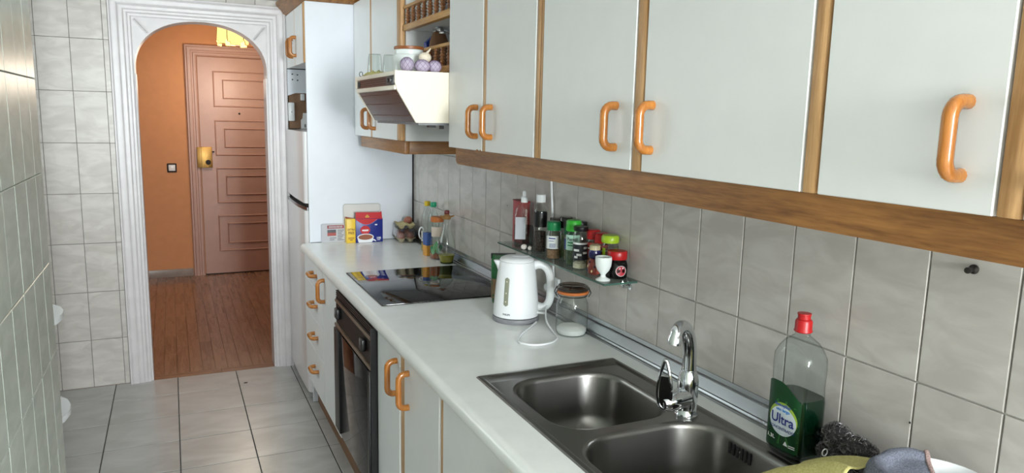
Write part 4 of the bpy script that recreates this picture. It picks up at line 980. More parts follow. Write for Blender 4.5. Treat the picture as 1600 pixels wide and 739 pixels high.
ring_(t, 'lid', [(.0315, .184), (.0325, .187), (.0325, .206), (.030, .209), (0, .209)], wood('orange_lid', (168, 92, 40), (190, 112, 56), 2, 2, .4))
band(t, 'upper_label', .0285, .112, .160, MM('tan_label', (206, 190, 176), .6), VD - 70, VD + 70)
lf = MM('leaf_green', (110, 168, 120), .5); dg_ = MM('leaf_dark', (28, 104, 60), .5)
for i, (da, z0) in enumerate(((-40, .052), (-10, .062), (15, .045), (38, .060), (-25, .040), (5, .075))):
    R_ = .0358; a = math.radians(VD + da); b = MB()
    lp = [(0, -.016), (.011, -.004), (.008, .010), (0, .017), (-.009, .008), (-.011, -.004)]
    b._add([(R_ * math.cos(a + u / R_), R_ * math.sin(a + u / R_), z0 + v) for u, v in lp], [tuple(range(6))]); b.build('label_leaf', lf if i % 3 else dg_, t, world=False)
t = thing('small_carton', 'narrow blue and orange carton beside the orange-lidded bottle', 'carton', (1.146, 3.452, ZC + .0006), .1, group=GO)
MB().box(-.016, .016, -.022, .022, 0, .052, .001).build('lower_panel', MM('carton_orange', (222, 158, 62), .5, var=.25), t, world=False)
MB().box(-.016, .016, -.022, .022, .0522, .115, .001).build('upper_panel', MM('carton_blue', (58, 92, 160), .5, var=.15), t, world=False)
for x, y, h, cap, lab in ((1.192, 3.500, .262, MM('emerald_plastic', (16, 148, 106), .35), 'clear oil bottle with green cap, nearer of the two tall ones'), (1.188, 3.585, .258, MM('yellow_plastic', (212, 180, 34), .35), 'clear oil bottle with yellow cap and white handle, further back')):
    t = bottle('oil_bottle', lab, 'bottle', x, y, ZC, [(.028, .001), (.0320, .004), (.0320, .110), (.0300, .130), (.0320, .150), (.028, .185), (.017, .215), (.0125, .228), (.0125, h - .024)], M['glass_blue'], group=GO)
    ring_(t, 'oil', [(0, .003), (.030, .004), (.0302, .040), (0, .041)], plain('pale_oil', (196, 160, 66), .12))
    band(t, 'label', .0325, .050, .105, MM('pale_label', (206, 204, 196), .6), VD - 60, VD + 70)
    ring_(t, 'cap', [(.0150, h - .024), (.0158, h - .022), (.0158, h - .003), (.014, h), (0, h)], cap)
    if 'yellow' in lab:
        b = MB(); b.tube([(-.036 - .013 * math.cos(a), -.016, .095 + .030 * math.sin(a)) for a in [2 * PI * k / 20 for k in range(20)]], .0038, 8, closed=True); b.build('handle', M['white'], t, world=False)
# ------------------------------------------------------------------ newspaper, tray, tea box
t = thing('newspaper', 'folded newspaper leaning on the white panel at worktop end', 'newspaper', (.785, 3.972, ZC))
np_ = MM('newsprint', (198, 198, 204), .8)
for k in range(3): MB().prism([(.716 + .002 * k, ZC + .0006), (.860, ZC + .0006), (.860, ZC + .100), (.724, ZC + .103), (.717 + .002 * k, ZC + .099)], 1, 3.9775 - .0028 * k, 3.9798 - .0028 * k).build('folded_sheet', np_, t)
yn = 3.9715
def flatq(name, x0, x1, z0, z1, y, mat, par): return MB().box(x0, x1, y - .0003, y, z0, z1).build(name, mat, par)
flatq('masthead', .748, .838, ZC + .076, ZC + .094, yn, MM('masthead_red', (150, 62, 66), .7), t)
for k in range(9): flatq('masthead_letter', .756 + .0085 * k, .7615 + .0085 * k, ZC + .080, ZC + .090, yn - .0004, np_, t)
flatq('front_photo', .748, .795, ZC + .036, ZC + .070, yn, MM('photo_dark', (92, 92, 100), .7, var=.5), t); flatq('front_photo', .749, .794, ZC + .037, ZC + .053, yn - .0004, MM('photo_red', (176, 92, 88), .7, var=.3), t)
for k in range(7): flatq('text_line', .803, .838 - .006 * (k % 3), ZC + .064 - .009 * k, ZC + .068 - .009 * k, yn, MM('text_grey', (120, 124, 136), .8), t)
for k in range(2): flatq('text_line', .760, .796 - .010 * k, ZC + .022 - .010 * k, ZC + .026 - .010 * k, yn, M['text_grey'], t)
t = thing('serving_tray', 'white tray with rounded corners standing behind the tea box', 'tray', (.94, 3.980, ZC))
pgt = [(p[0], p[2]) for p in [(q[0], 0, q[1]) for q in rrect(.836, 1.046, ZC + .0006, ZC + .208, .014, 0, 5)]]
MB().prism(pgt, 1, 3.9815, 3.9862).build('tray_panel', MM('tray_white', (222, 220, 216), .5), t)
b = MB(); b.tube([(p[0], 3.981, p[1]) for p in rrect(.838, 1.044, ZC + .003, ZC + .206, .014, 0, 5)], .0028, 6, closed=True); b.build('tray_rim', MM('tray_rim_white', (206, 206, 204), .5), t)
t = thing('tea_box', 'open red, blue and yellow tea box with printed cup', 'box', (.94, 3.93, ZC))
TX0, TX1, TY0, TY1, TZ0, TZ1 = .842, 1.040, 3.915, 3.962, ZC + .0006, ZC + .131
blue = MM('carton_navy', (26, 40, 128), .35); yel = MM('carton_yellow', (240, 200, 62), .4); redc = MM('carton_red', (196, 26, 36), .35)
TXM = .8905
boxobj('side_pack', yel, t, TX0, TXM - .0015, TY0, TY1, TZ0, TZ1 + .001, bev=.001)
bo_ = boxobj('carton', blue, t, TXM, TX1, TY0, TY1, TZ0, TZ1, bev=.001)
MB().prism([(TXM + .001, TZ1), (TXM + .001, TZ1 + .037), (1.026, TZ1 + .034), (1.034, TZ1 + .040), (1.036, TZ1 + .026), (TX1 - .002, TZ1)], 1, TY0 + .004, TY0 + .006).build('open_flap', redc, t)
MB().prism([(TX0 + .002, TZ1), (TX0 - .004, TZ1 + .012), (TX0 + .012, TZ1 + .008), (TXM, TZ1 + .001)], 1, TY0 + .03, TY0 + .032).build('torn_flap', MM('flap_brown', (140, 60, 52), .6), t)
yf = TY0
# red sweep with pale edge
n = 20
sw_ = [(TXM + .001 + (TX1 - TXM - .002) * k / n, TZ1 - .004 - .028 * math.sin(PI * min(1, (k / n) * 1.25)) ** 1 * (1 if k / n < .8 else 0)) for k in range(n + 1)]
def print_poly(name, pts, mat, off, par):
    b = MB(); b._add([(x, yf - off, z) for x, z in pts], [tuple(range(len(pts)))]); return b.build(name, mat, par, smooth=False)
top_ = [(x, z) for x, z in sw_]
b = MB(); vs = [(x, yf - .0004, z) for x, z in top_] + [(x, yf - .0004, TZ1 - .001) for x, z in top_]
b._add(vs, [(k, k + 1, n + 2 + k, n + 1 + k) for k in range(n)]); b.build('red_sweep', redc, t, smooth=False)
b = MB(); vs = [(x, yf - .0005, z - .002) for x, z in top_] + [(x, yf - .0005, z) for x, z in top_]
b._add(vs, [(k, k + 1, n + 2 + k, n + 1 + k) for k in range(int(n * .8))]); b.build('sweep_edge', MM('pale_blue_print', (120, 140, 200), .4), t, smooth=False)
def disc(cx, cz, rx, rz, n=28): return [(cx + rx * math.cos(2 * PI * k / n), cz + rz * math.sin(2 * PI * k / n)) for k in range(n)]
print_poly('brand_disc', disc(.942, ZC + .069, .0275, .0245), redc, .0005, t)
whp = MM('white_print', (240, 240, 244), .4)
print_poly('brand_strip', [(.925, ZC + .0645), (.960, ZC + .0645), (.960, ZC + .0715), (.925, ZC + .0715)], whp, .0009, t)
print_poly('brand_strip', [(.928, ZC + .060), (.957, ZC + .060), (.957, ZC + .062), (.928, ZC + .062)], MM('pink_print', (230, 150, 150), .4), .0009, t)
print_poly('cup_print', [(.8985, ZC + .030), (.903, ZC + .006), (.908, ZC + .001), (.978, ZC + .001), (.984, ZC + .008), (.9885, ZC + .030)], whp, .0008, t)
print_poly('cup_rim_print', disc(.9435, ZC + .030, .0455, .0190), whp, .0012, t)
print_poly('tea_print', disc(.9435, ZC + .030, .0400, .0150), MM('tea_brown', (150, 84, 52), .4, var=.25), .0016, t)
print_poly('cup_handle_print', [(.986, ZC + .017), (.994, ZC + .016), (1.004, ZC + .006), (1.000, ZC + .004), (.992, ZC + .009), (.985, ZC + .010)], whp, .0010, t)
print_poly('price_print', [(.996, ZC + .094), (1.009, ZC + .094), (1.009, ZC + .1005), (.996, ZC + .1005)], whp, .0008, t)
print_text('lettering', '100', .017, whp, t, lambda x, y: (1.0165 + x, yf - .0008, ZC + .0215 + y), bold=.0004)
print_poly('small_print', [(1.008, ZC + .010), (1.025, ZC + .010), (1.025, ZC + .0125), (1.008, ZC + .0125)], whp, .0008, t)
gold = MM('gold_print', (206, 150, 60), .4)
tf = TY0 + .004
b = MB(); b._add([(x, tf - .0005, z) for x, z in [(.944, TZ1 + .006), (.944, TZ1 + .014), (.950, TZ1 + .018), (.955, TZ1 + .026), (.960, TZ1 + .018), (.966, TZ1 + .014), (.966, TZ1 + .006)]], [(0, 1, 2, 3, 4, 5, 6)]); b.build('gold_emblem', gold, t, smooth=False)
brn = MM('brown_print', (120, 56, 16), .5)
for body, z, s_, sx_ in (('EXTRA', .074, .0148, .86), ('FREE', .0555, .0195, .84)):
    print_text('lettering', body, s_, brn, t, lambda x, y, z=z: (.8655 + x, yf - .0006, ZC + z + y), bold=.0004, sx=sx_)
print_text('lettering', '25 BAGS', .0085, brn, t, lambda x, y: (.8655 + x, yf - .0006, ZC + .025 + y), sx=.9) if False else None
for k, (w_, z) in enumerate(((.017, .028), (.016, .022), (.007, .015))):
    print_poly('small_print', [(.8655 - w_, ZC + z), (.8655 + w_, ZC + z), (.8655 + w_, ZC + z + .0035), (.8655 - w_, ZC + z + .0035)], brn if k == 2 else MM('ochre_print', (176, 120, 30), .5), .0006, t)
# ------------------------------------------------------------------ egg cartons
def carton_tray(name, label, cx, cy, z0, rot, mat, hgt=.034, flip=False, nx=2, ny=3, p=.050):
    t = thing(name, label, 'egg carton', (cx, cy, z0), rot, group='stacked egg cartons')
    b = MB(); NX, NY = nx * 8, ny * 8; vt = []
    wx, wy = nx * p, ny * p
    for j in range(NY + 1):
        for i in range(NX + 1):
            u, v = i / 8, j / 8
            cxx = .5 + .5 * math.cos(2 * PI * u); cyy = .5 + .5 * math.cos(2 * PI * v)
            h = hgt * max(cxx, cyy) ** 1.4 * .72 + hgt * .28 * cxx * cyy
            if i in (0, NX) or j in (0, NY): h = hgt * (.62 + .20 * max(cxx if j in (0, NY) else 0, cyy if i in (0, NX) else 0))
            f_ = 1.0
            vt.append(((u * p - wx / 2) * f_, (v * p - wy / 2) * f_, h))
    n1 = NX + 1; th = .002
    idx = lambda i, j: j * n1 + i
    fs = [(idx(i, j), idx(i + 1, j), idx(i + 1, j + 1), idx(i, j + 1)) for j in range(NY) for i in range(NX)]
    N = len(vt); vb = [(x * 1.01, y * 1.01, z - th) for x, y, z in vt]
    fb = [tuple(q + N for q in reversed(f)) for f in fs]
    edge = [(idx(i, 0), idx(i + 1, 0)) for i in range(NX)] + [(idx(NX, j), idx(NX, j + 1)) for j in range(NY)] + [(idx(i + 1, NY), idx(i, NY)) for i in range(NX)] + [(idx(0, j + 1), idx(0, j)) for j in range(NY)]
    fs2 = [(b2, a2, a2 + N, b2 + N) for a2, b2 in edge]
    zmin = min(z for x, y, z in vb)
    b._add([(x, y, z - zmin) for x, y, z in vt + vb], fs + fb + fs2)
    b.build('moulded_tray', mat, t, world=False, ang=1.2)
    return t
pulp = speckle('paper_pulp', (176, 164, 122), (198, 186, 144), 300, .95, .5)
pulp2 = speckle('paper_pulp_grey', (168, 158, 132), (190, 180, 152), 300, .95, .5)
EX, EY, ER = 1.157, 3.900, -.10
carton_tray('egg_carton', 'lower pulp egg carton full of eggs by the tiles', EX, EY, ZC + .0006, ER, pulp2)
egg_m = speckle('egg_shell', (150, 92, 74), (172, 112, 92), 160, .6, .1)
def egg_mesh():
    b = MB(); b.sphere((0, 0, 0), .0215, 16, 12, (1, 1, 1.28), fn=lambda c: 1 - .10 * max(0, c.z)); o = b.build('egg', egg_m); m = o.data; bpy.data.objects.remove(o); return m
em = egg_mesh()
def egg(label, loc, rot=(0, 0, 0), group=None):
    o = bpy.data.objects.new('egg', em); COL.objects.link(o); o.location = loc; o.rotation_euler = rot; return tag(o, label, 'egg', group)
for i in range(2):
    for j in range(3):
        dx, dy = (i - .5) * .050, (j - 1) * .050
        egg('brown egg sitting in the lower egg carton', (EX + dx * math.cos(ER) - dy * math.sin(ER), EY + dx * math.sin(ER) + dy * math.cos(ER), ZC + .034), group='eggs in the lower carton')
# clear plastic lid of the lower carton
t = thing('carton_lid', 'clear plastic cover over the lower egg carton', 'lid', (EX, EY, ZC + .032), ER)
b = MB(); b.loft([[(x * k, y * k2, z) for x, y, z in rrect(-.051, .051, -.075, .075, .012, z_, 4)] for k, k2, z_ in ((1.04, 1.04, 0), (.98, .98, .020), (.90, .92, .042), (.86, .90, .0435))]); b.build('plastic_shell', thin_glass('clear_film', (226, 224, 230), 2.2, .12), t, world=False)
carton_tray('egg_carton', 'upper yellowish egg carton stacked with one egg in it', EX + .004, EY - .004, ZC + .077, ER - .06, pulp, hgt=.030)
egg('single brown egg lying on top of the stacked egg cartons', (EX + .026, EY + .006, ZC + .116), (1.2, .3, .5))
# ------------------------------------------------------------------ things on top of the hood
ZH = 1.7525
t = thing('ceramic_canister', 'white ceramic canister with brown wooden lid on the cooker hood', 'canister', (.832, 2.735, ZH))
MB().lathe([(.058, 0), (.0605, .003), (.0605, .066), (.058, .071), (.053, .074), (.053, .088), (.055, .090), (0, .090)], 40).build('pot', M['ceramic'], t, world=False)
MB().lathe([(.055, .0905), (.0565, .092), (.0565, .100), (.054, .102), (0, .102)], 40).build('lid', wood('lid_wood', (136, 76, 38), (160, 96, 52), 0, 1, .4), t, world=False)
t = thing('garlic_net_bag', 'purple netted garlic bulbs lying along the hood edge', 'net bag', (.83, 2.575, ZH + .0004))
gp = MM('purple_garlic_skin', (196, 184, 204), .6, var=.12); nm = MM('purple_net', (140, 118, 156), .6)
for x, y, r, s in ((-.053, .004, .0245, (1, 1, 1.02)), (.002, -.002, .0230, (1.25, 1, .96)), (.052, .006, .0220, (1.1, 1, 1.0))):
    bl = MB().sphere((x, y, r * s[2]), r, 16, 10, s).build('garlic_bulb', gp, t, world=False)
    b = MB(); nn = 9
    for d in (-1, 1):
        for k in range(nn):
            path = []
            for q in range(9):
                lat = -PI / 2 + PI * (q + .3) / 8.6; lon = 2 * PI * k / nn + d * q * .28
                R_ = r * 1.025
                path.append((x + R_ * s[0] * math.cos(lat) * math.cos(lon), y + R_ * s[1] * math.cos(lat) * math.sin(lon), r * s[2] * 1.03 + R_ * s[2] * math.sin(lat)))
            b.tube(path, .0006, 4)
    b.build('netting', nm, bl, world=False)
t = thing('garlic_bulb', 'loose cream garlic bulb resting on the purple net bag', 'garlic', (.852, 2.603, ZH + .037))
MB().sphere((0, 0, .018), .0235, 18, 12, (1, .9, .82), fn=lambda c: 1 + .05 * math.cos(8 * math.atan2(c.y, c.x)) * (1 - abs(c.z))).build('bulb', MM('cream_garlic', (236, 224, 202), .6), t, world=False)
MB().tube([(.006, 0, .034), (.018, .002, .046), (.022, .004, .052)], [.005, .003, .002], 8).build('stalk', M['cream_garlic'], t, world=False)
tum = [(.0300, 0), (.0310, .001), (.0290, .030), (.0262, .068), (.0250, .074), (.0235, .076), (0, .0745)]
for i, (x, y, lab) in enumerate(((.765, 2.985, 'upturned clear tumbler at the far end of cooker hood'), (.800, 2.885, 'upturned clear tumbler beside the white canister on the hood'))):
    t = thing('tumbler', lab, 'glass', (x, y, ZH + (.012 if i == 0 else .004)), group='tumblers on the cooker hood')
    MB().lathe([(r * (1 + .0), z) for r, z in tum], 12).build('glass', thin_glass('tumbler_glass%d' % i, (244, 248, 246), 1.2, .05), t, world=False)
t = thing('yellow_scourer', 'crumpled yellow net cloth under the tumblers on the hood', 'cloth', (.755, 2.95, ZH))
b = MB(); N = 14
def ych(u, v): return .010 + .012 * max(0, math.sin(5.1 * u + 1) * math.cos(4.3 * v)) + .006 * math.sin(11 * u + 7 * v)
vt = []
for layer in (0, 1):
    for j in range(N + 1):
        for i in range(N + 1):
            u, v = i / N, j / N; e_ = min(u, 1 - u, v, 1 - v) * 6; e_ = min(1, e_)
            z = ych(u, v) * e_ * (1 if layer == 0 else 0) + .0006
            vt.append((-.040 + .085 * u + .006 * math.sin(9 * v), -.085 + .17 * v + .006 * math.sin(8 * u), z))
n1 = N + 1; K = n1 * n1
fs = [(j * n1 + i, j * n1 + i + 1, (j + 1) * n1 + i + 1, (j + 1) * n1 + i) for j in range(N) for i in range(N)]
b._add(vt, fs + [tuple(K + q for q in reversed(f)) for f in fs]); b.build('cloth', speckle('yellow_net', (196, 188, 110), (222, 214, 150), 240, .8, .6), t, world=False, ang=1.5)
t = thing('wire_clip', 'bent black wire clip at the far hood corner', 'clip', (.722, 3.03, ZH))
b = MB(); b.tube(smooth([(0, 0, .0015), (-.006, .01, .0016), (-.006, .012, .016), (.004, .012, .018), (.004, .004, .004)], 3), .0014, 6); b.build('wire', M['black'], t, world=False)
# things on the balustrade shelf
ZL = 1.7785
t = thing('foil_parcel', 'foil-topped brown paper parcel on the lower balustrade shelf', 'parcel', (1.005, 2.885, ZL), .2)
MB().loft([[(w * math.cos(a) + random.uniform(-.003, .003), w * .7 * math.sin(a) + random.uniform(-.003, .003), z) for a in [2 * PI * k / 12 for k in range(12)]] for z, w in ((.001, .045), (.06, .046), (.12, .038), (.155, .026))]).build('paper_wrap', MM('brown_paper', (128, 92, 66), .7, var=.2), t, world=False)
foil = MM('foil', (206, 208, 212), .22, metal=1.0, bump=.6, bscale=90)
b = MB(); random.seed(3)
for k in range(5):
    b.sphere((random.uniform(-.018, .018), random.uniform(-.012, .012), .160 + random.uniform(-.006, .008)), .016, 8, 6, (1.2, 1, .7), fn=lambda c: 1 + random.uniform(-.25, .25))
b.tube(smooth([(.010, -.02, .165), (.016, -.05, .155), (.020, -.08, .125), (.022, -.11, .112)], 3), [.008] * 4 + [.006] * 6, 7)
b.build('foil_top', foil, t, world=False, ang=.3)
t = thing('blue_packet', 'blue packet leaning beside the foil parcel on balustrade shelf', 'packet', (1.02, 2.985, ZL), .1)
MB().prism([(-.03, 0.001), (.03, 0.001), (.045, .12), (.012, .15), (-.012, .125)], 0, -.012, .012, Matrix.Rotation(PI / 2, 4, 'Z')).build('packet', MM('packet_blue', (34, 66, 150), .3, var=.2), t, world=False)
for x, y, h, mt, lab in ((1.03, 2.60, .115, M['black'], 'dark bottle at the near end of upper balustrade shelf'), (1.05, 2.70, .085, M['steel'], 'steel tin in the middle of upper balustrade shelf'), (1.02, 2.80, .075, M['grey_plastic'], 'grey pot further along upper balustrade shelf')):
    t = thing('storage_pot', lab, 'pot', (x, y, 1.9735), group='pots on the upper balustrade shelf')
    MB().lathe([(.028, 0), (.030, .003), (.030, h * .7), (.024, h * .8), (.024, h * .82)], 20).build('pot', mt, t, world=False)
    MB().lathe([(.0245, h * .82), (.026, h * .83), (.026, h), (0, h)], 20).build('lid', M['rubber'], t, world=False)
# ------------------------------------------------------------------ washing-up liquid
BXc, BYc, BZc = 1.168, 1.066, ZC + .0046
wb_ = thing('washing_up_bottle', 'half-empty green washing-up liquid bottle with red cap', 'bottle', (BXc, BYc, BZc))
A_, B_ = .0500, .0405       # half sizes along y and x
def se(a, sx, sy, e=4.2):
    c, s = math.cos(a), math.sin(a); return (sx * math.copysign(abs(c) ** (2 / e), c), sy * math.copysign(abs(s) ** (2 / e), s))
bp_ = [(0, .90, .90, 4.2), (.004, .97, .97, 4.2), (.012, 1, 1, 4.2), (.120, 1, 1, 4.2), (.128, .975, .975, 4.2), (.150, .95, .95, 4.0), (.190, .985, .985, 3.8), (.212, .98, .98, 3.4), (.228, .88, .90, 2.6), (.241, .68, .74, 2.4), (.250, .46, .50, 2.2), (.256, .345, .29, 2.0), (.266, .345, .29, 2.0)]
NB = 48
def bring(z, fx, fy, e, ins=0): return [(se(2 * PI * k / NB, B_ * fx - ins, A_ * fy - ins, e)) + (z,) for k in range(NB)]
MB().loft([bring(z, fy, fx, e) for z, fx, fy, e in bp_], cap=True).build('plastic_shell', M['glass_blue'], wb_, world=False, ang=.8)
liq = plain('green_liquid', (2, 34, 17), .08, spec=.6, var=.1)
MB().loft([bring(z, fx, fy, e, .0012) for z, fx, fy, e in ((.003, .90, .90, 4.2), (.010, 1, 1, 4.2), (.120, 1, 1, 4.2), (.128, .98, .98, 4.2))]).build('liquid', liq, wb_, world=False, ang=.6)
MB().lathe([(.0165, .262), (.0185, .264), (.0185, .266), (.0172, .268), (.0172, .285), (.0150, .289), (.0128, .290), (.0128, .298), (.0140, .299), (.0140, .302), (0, .303)], 26).build('cap', red, wb_, world=False)
# arc-length wrapped label on the side facing the room
tab = []; acc = 0; prev = None
for k in range(2881):
    a = math.radians(60 + 360 * k / 2880); p = Vector(se(a, B_, A_))
    if prev is not None: acc += (p - prev).length
    tab.append((acc, p, a)); prev = p
s0 = [s for s, p, a in tab if a >= math.radians(180)][0] + .002
def lab(u, v, off=.0005):
    s = s0 + u * 1.20; lo, hi = 0, len(tab) - 1
    while hi - lo > 1:
        m_ = (lo + hi) // 2
        if tab[m_][0] <= s: lo = m_
        else: hi = m_
    (q0, p0, a0), (q1, p1, a1) = tab[lo], tab[hi]
    f_ = (s - q0) / max(q1 - q0, 1e-9); p = p0 + (p1 - p0) * f_
    d = tab[min(hi + 12, len(tab) - 1)][1] - tab[max(lo - 12, 0)][1]; nn_ = Vector((d.y, -d.x)).normalized()
    p = p + nn_ * off; return (p.x, p.y, v)
lg = MB(); NU, NV = 16, 12
def lab_top(u): return .150 - .020 * max(0, u / .030) ** 2 - .002
LBV = []
for j in range(NV + 1):
    for i in range(NU + 1):
        u = -.036 + .072 * i / NU
        zt_ = .158 - .034 * max(0, (u + .008) / .044) ** 1.6 - .006 * max(0, (-u - .022) / .014) ** 2
        LBV.append(lab(u, .014 + (zt_ - .014) * j / NV, .0007))
lg._add(LBV, [(j * 17 + i, j * 17 + i + 1, (j + 1) * 17 + i + 1, (j + 1) * 17 + i) for j in range(NV) for i in range(NU)])
lgo = lg.build('label', plain('green_label', (8, 58, 26), .35, var=.15), wb_, world=False)
ray_m = MM('pale_green_ray', (48, 108, 44), .4)
for k in range(14):
    a = 2 * PI * k / 14 + .1; c0 = (.002, .074); r0, r1 = .020, .020 + (.032 if math.sin(a) < 0 else .026)
    ex = c0[0] + r1 * math.cos(a)
    if abs(ex) > .034: r1 = (.034 - abs(c0[0])) / abs(math.cos(a))
    if c0[1] + r1 * math.sin(a) > .126: r1 = .05 / max(abs(math.sin(a)), .01)
    b = MB(); d = .05
    b._add([lab(c0[0] + r0 * math.cos(a - d * .5), c0[1] + r0 * math.sin(a - d * .5), .0009), lab(c0[0] + r1 * math.cos(a - d), c0[1] + r1 * math.sin(a - d), .0009), lab(c0[0] + r1 * math.cos(a + d), c0[1] + r1 * math.sin(a + d), .0009), lab(c0[0] + r0 * math.cos(a + d * .5), c0[1] + r0 * math.sin(a + d * .5), .0009)], [(0, 1, 2, 3)])
    b.build('label_ray', ray_m, lgo, world=False)
def lab_disc(name, cx, cz, r, rz, mat, off):
    b = MB(); n, K = 40, 10
    vs = [lab(cx, cz, off)] + [lab(cx + r * q / K * math.cos(2 * PI * k / n), cz + rz * q / K * math.sin(2 * PI * k / n), off) for q in range(1, K + 1) for k in range(n)]
    fs = [(0, 1 + k, 1 + (k + 1) % n) for k in range(n)] + [(1 + q * n + k, 1 + (q + 1) * n + k, 1 + (q + 1) * n + (k + 1) % n, 1 + q * n + (k + 1) % n) for q in range(K - 1) for k in range(n)]
    b._add(vs, fs)
    return b.build(name, mat, lgo, world=False)
lab_disc('halo_print', .002, .080, .0300, .0345, MM('lime_print', (150, 176, 60), .4), .0011)
lab_disc('white_disc_print', .002, .075, .0285, .0315, MM('soft_white_print', (206, 216, 224), .4), .0014)
navy = MM('navy_print', (24, 40, 128), .4); cyan = MM('cyan_print', (40, 140, 220), .4)
print_text('lettering', 'Ultra', .0300, navy, lgo, lambda x, y: lab(.002 + x, .078 + y, .0024), bold=.0004, sx=.80, world=False)
print_text('lettering', 'CONCENTRADO', .0088, navy, lgo, lambda x, y: lab(.002 + x, .0580 + y, .0024), bold=.0001, sx=.80, world=False)
print_text('lettering', 'lavavajillas', .0095, MM('blue_print', (60, 84, 190), .4), lgo, lambda x, y: lab(.001 + x, .1085 + y, .0018), bold=.0002, sx=.9, world=False)
print_text('lettering', 'uso largo', .0090, cyan, lgo, lambda x, y: lab(.002 + x, .0985 + y, .0018), bold=.0003, sx=.9, world=False)
print_text('lettering', '1.3L', .0110, whp, lgo, lambda x, y: lab(-.021 + x, .034 + y, .0018), bold=.0002, world=False)
b = MB(); b._add([lab(x, z, .0018) for x, z in ((.008, .026), (.018, .026), (.0125, .036))], [(0, 1, 2)]); b.build('maker_mark', whp, lgo, world=False)
for z in (.0285, .0245): 
    b = MB(); b._add([lab(x, zz, .0018) for x, zz in ((.019, z), (.031, z), (.031, z + .0016), (.019, z + .0016))], [(0, 1, 2, 3)]); b.build('small_print', whp, lgo, world=False)
# ------------------------------------------------------------------ cloths, scourer and tub by the sink
TBX, TBY = 1.118, .715
t = thing('washing_tub', 'round white plastic tub under the grey cloth by the wall', 'tub', (TBX, TBY, ZC + .0006))
MB().lathe([(.068, 0), (.071, .003), (.084, .105), (.088, .112), (.088, .117), (.084, .118), (.080, .105), (.067, .006), (0, .006)], 40).build('tub', M['white'], t, world=False)
def sheet(name, fn, nu, nv, mat, parent, th=.0035):
    b = MB(); top = [[Vector(fn(i / nu, j / nv)) for i in range(nu + 1)] for j in range(nv + 1)]
    nr = []
    for j in range(nv + 1):
        row = []
        for i in range(nu + 1):
            du = top[j][min(i + 1, nu)] - top[j][max(i - 1, 0)]; dv = top[min(j + 1, nv)][i] - top[max(j - 1, 0)][i]
            n_ = du.cross(dv); row.append(n_.normalized() if n_.length > 1e-12 else Vector((0, 0, 1)))
        nr.append(row)
    vt = [top[j][i] for j in range(nv + 1) for i in range(nu + 1)] + [top[j][i] - nr[j][i] * th for j in range(nv + 1) for i in range(nu + 1)]
    n1 = nu + 1; K = n1 * (nv + 1); ix = lambda i, j: j * n1 + i
    fs = [(ix(i, j), ix(i + 1, j), ix(i + 1, j + 1), ix(i, j + 1)) for j in range(nv) for i in range(nu)]
    ed = [(ix(i, 0), ix(i + 1, 0)) for i in range(nu)] + [(ix(nu, j), ix(nu, j + 1)) for j in range(nv)] + [(ix(i + 1, nv), ix(i, nv)) for i in range(nu)] + [(ix(0, j + 1), ix(0, j)) for j in range(nv)]
    b._add(vt, fs + [tuple(K + q for q in reversed(f)) for f in fs] + [(q, p, p + K, q + K) for p, q in ed])
    return b.build(name, mat, parent, world=False, ang=2.0)
def lerp_path(P, t):
    t = max(0, min(.9999, t)) * (len(P) - 1); k = int(t); f = t - k; f = f * f * (3 - 2 * f) * .5 + f * .5
    return tuple(a + (b - a) * f for a, b in zip(P[k], P[k + 1]))
t = thing('tea_towel', 'grey-blue towelling cloth draped over the rim of white tub', 'cloth', (TBX, TBY, ZC), group='cloths by the sink')
PG = [(.004, .098), (.035, .108), (.070, .112), (.082, .122), (.092, .1235), (.100, .116), (.106, .095), (.114, .060), (.124, .028), (.140, .012)]
def grey_fn(u, v):
    a = math.radians(172 - 128 * u); r, z = lerp_path(PG, v)
    w = (.004 * math.sin(16 * u + 3 * v) + .003 * math.sin(31 * u)) * v
    z += .004 * math.sin(9 * u + 1) * (1 - v)
    x = min(r * math.cos(a) * 1.0, W - TBX - .014); return (x + w * math.cos(a), r * math.sin(a) * 1.06 + w * math.sin(a), z + .004)
sheet('towelling', grey_fn, 44, 28, M['cloth_grey'], t, .003)
hem = [grey_fn(.985, v) for v in [k / 16 for k in range(17)]]
MB().tube([(p[0], p[1], p[2] + .0008) for p in hem], .0042, 8, flat=.7).build('hem', speckle('pink_hem', (150, 118, 116), (178, 156, 150), 300), t, world=False)
t = thing('dish_cloth', 'crumpled yellow cloth sloping down to the sink rim', 'cloth', (1.075, .90, ZC), group='cloths by the sink')
PY = [(-.090, .108), (-.055, .102), (-.025, .090), (.010, .072), (.045, .052), (.075, .034), (.097, .014), (.108, .0065)]
def yel_fn(u, v):
    y, z = lerp_path(PY, v); x = -.075 + .135 * u - .025 * v * (1 - u) + .012 * math.sin(5 * v)
    e_ = max(0, abs(u - .5) * 2 - .55) / .45
    z = z * (1 - .35 * e_ ** 2) + .006 * math.sin(7 * u + 4 * v) * (1 - v) + .003 * math.sin(15 * u - 6 * v)
    y += .010 * math.sin(6 * u + 1) * v - .03 * e_ ** 2 * v
    return (x, y, max(z, .0062))
sheet('cloth', yel_fn, 36, 30, M['cloth_yellow'], t, .003)
b = MB(); b.tube([(.052 + .007 * math.cos(2 * PI * k / 16), .050, .060 + .007 * math.sin(2 * PI * k / 16)) for k in range(16)], .0011, 6, closed=True); b.build('hanging_loop', M['white'], t, world=False)
t = thing('steel_scourer', 'dark curly steel wool scourer lying against the tiles', 'scourer', (1.188, .945, ZC + .006))
core = MM('scourer_core', (48, 46, 48), .6, bump=.9, bscale=300)
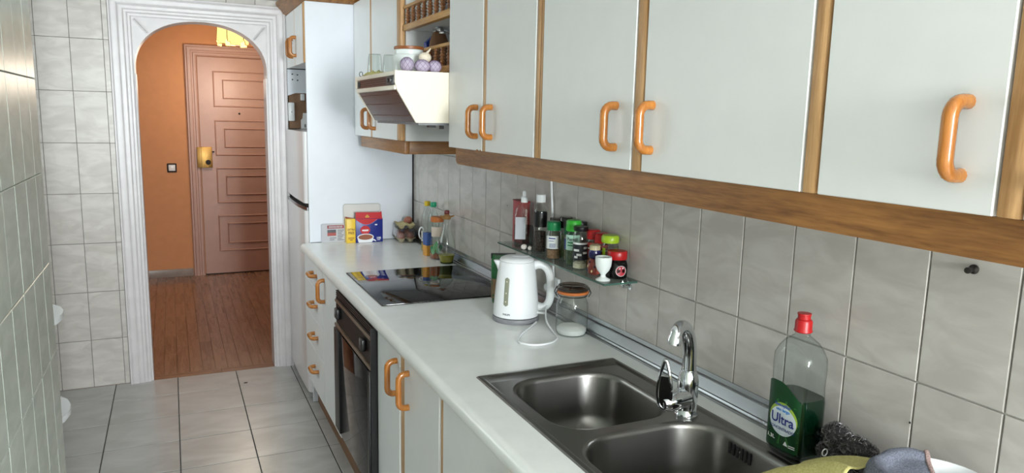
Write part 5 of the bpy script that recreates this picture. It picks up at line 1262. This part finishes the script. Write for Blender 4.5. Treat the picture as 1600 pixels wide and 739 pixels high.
cen = [(0, .030, .066, .023, .030, .026), (0, -.020, .062, .022, .045, .022), (0, .020, .024, .022, .055, .022)]
b = MB()
for x, y, z, a1, a2, a3 in cen: b.sphere((x, y, z), 1, 16, 10, (a1, a2, a3))
co_ = b.build('wool_core', core, t, world=False)
b = MB(); rnd = random.Random(5)
for k in range(1000):
    x, y, z, a1, a2, a3 = cen[k % 3]
    th_, ph_ = rnd.uniform(0, 2 * PI), math.acos(rnd.uniform(-1, 1)); nrm = Vector((math.sin(ph_) * math.cos(th_), math.sin(ph_) * math.sin(th_), math.cos(ph_)))
    p = Vector((x + a1 * nrm.x, y + a2 * nrm.y, z + a3 * nrm.z))
    if p.x + .006 > W - 1.188 - .002 or p.z < .004: continue
    u_ = nrm.orthogonal().normalized(); v_ = nrm.cross(u_); R_ = rnd.uniform(.0025, .0055); a0 = rnd.uniform(0, 6)
    ax_ = (u_ * math.cos(a0) + v_ * math.sin(a0))
    path = [p + ax_ * (R_ * math.cos(q)) + nrm * (R_ * .8 * math.sin(q) + .0005) + ax_.cross(nrm) * (.0006 * q) for q in [2 * PI * j / 8 for j in range(10)]]
    b.tube(path, .00042, 3, cap=False)
b.build('wool_curls', MM('wool_steel', (150, 148, 150), .35, metal=.9), t, world=False); 
# ------------------------------------------------------------------ hook and drill holes in the tiles
t = thing('wall_hook', 'small dark metal screw hook in the tile under the valance', 'hook', (W, .777, 1.358))
MB().lathe([(.0085, 0), (.0085, .0015), (.004, .004), (.003, .016), (.0055, .018), (.0055, .023), (0, .024)], 16, M_=Matrix.Translation((W - .0015, .777, 1.358)) @ Matrix.Rotation(-PI / 2, 4, 'Y') @ Matrix.Rotation(.15, 4, 'X')).build('screw', MM('dark_metal', (70, 66, 64), .35, metal=.9), t)
for y, z in ((.861, 1.046), (2.705, 1.243)):
    o = MB().lathe([(.0022, 0), (.0022, .0006), (0, .0006)], 10, M_=Matrix.Translation((W - .0009, y, z)) @ Matrix.Rotation(-PI / 2, 4, 'Y')).build('drill_hole', M['rubber'], wr)
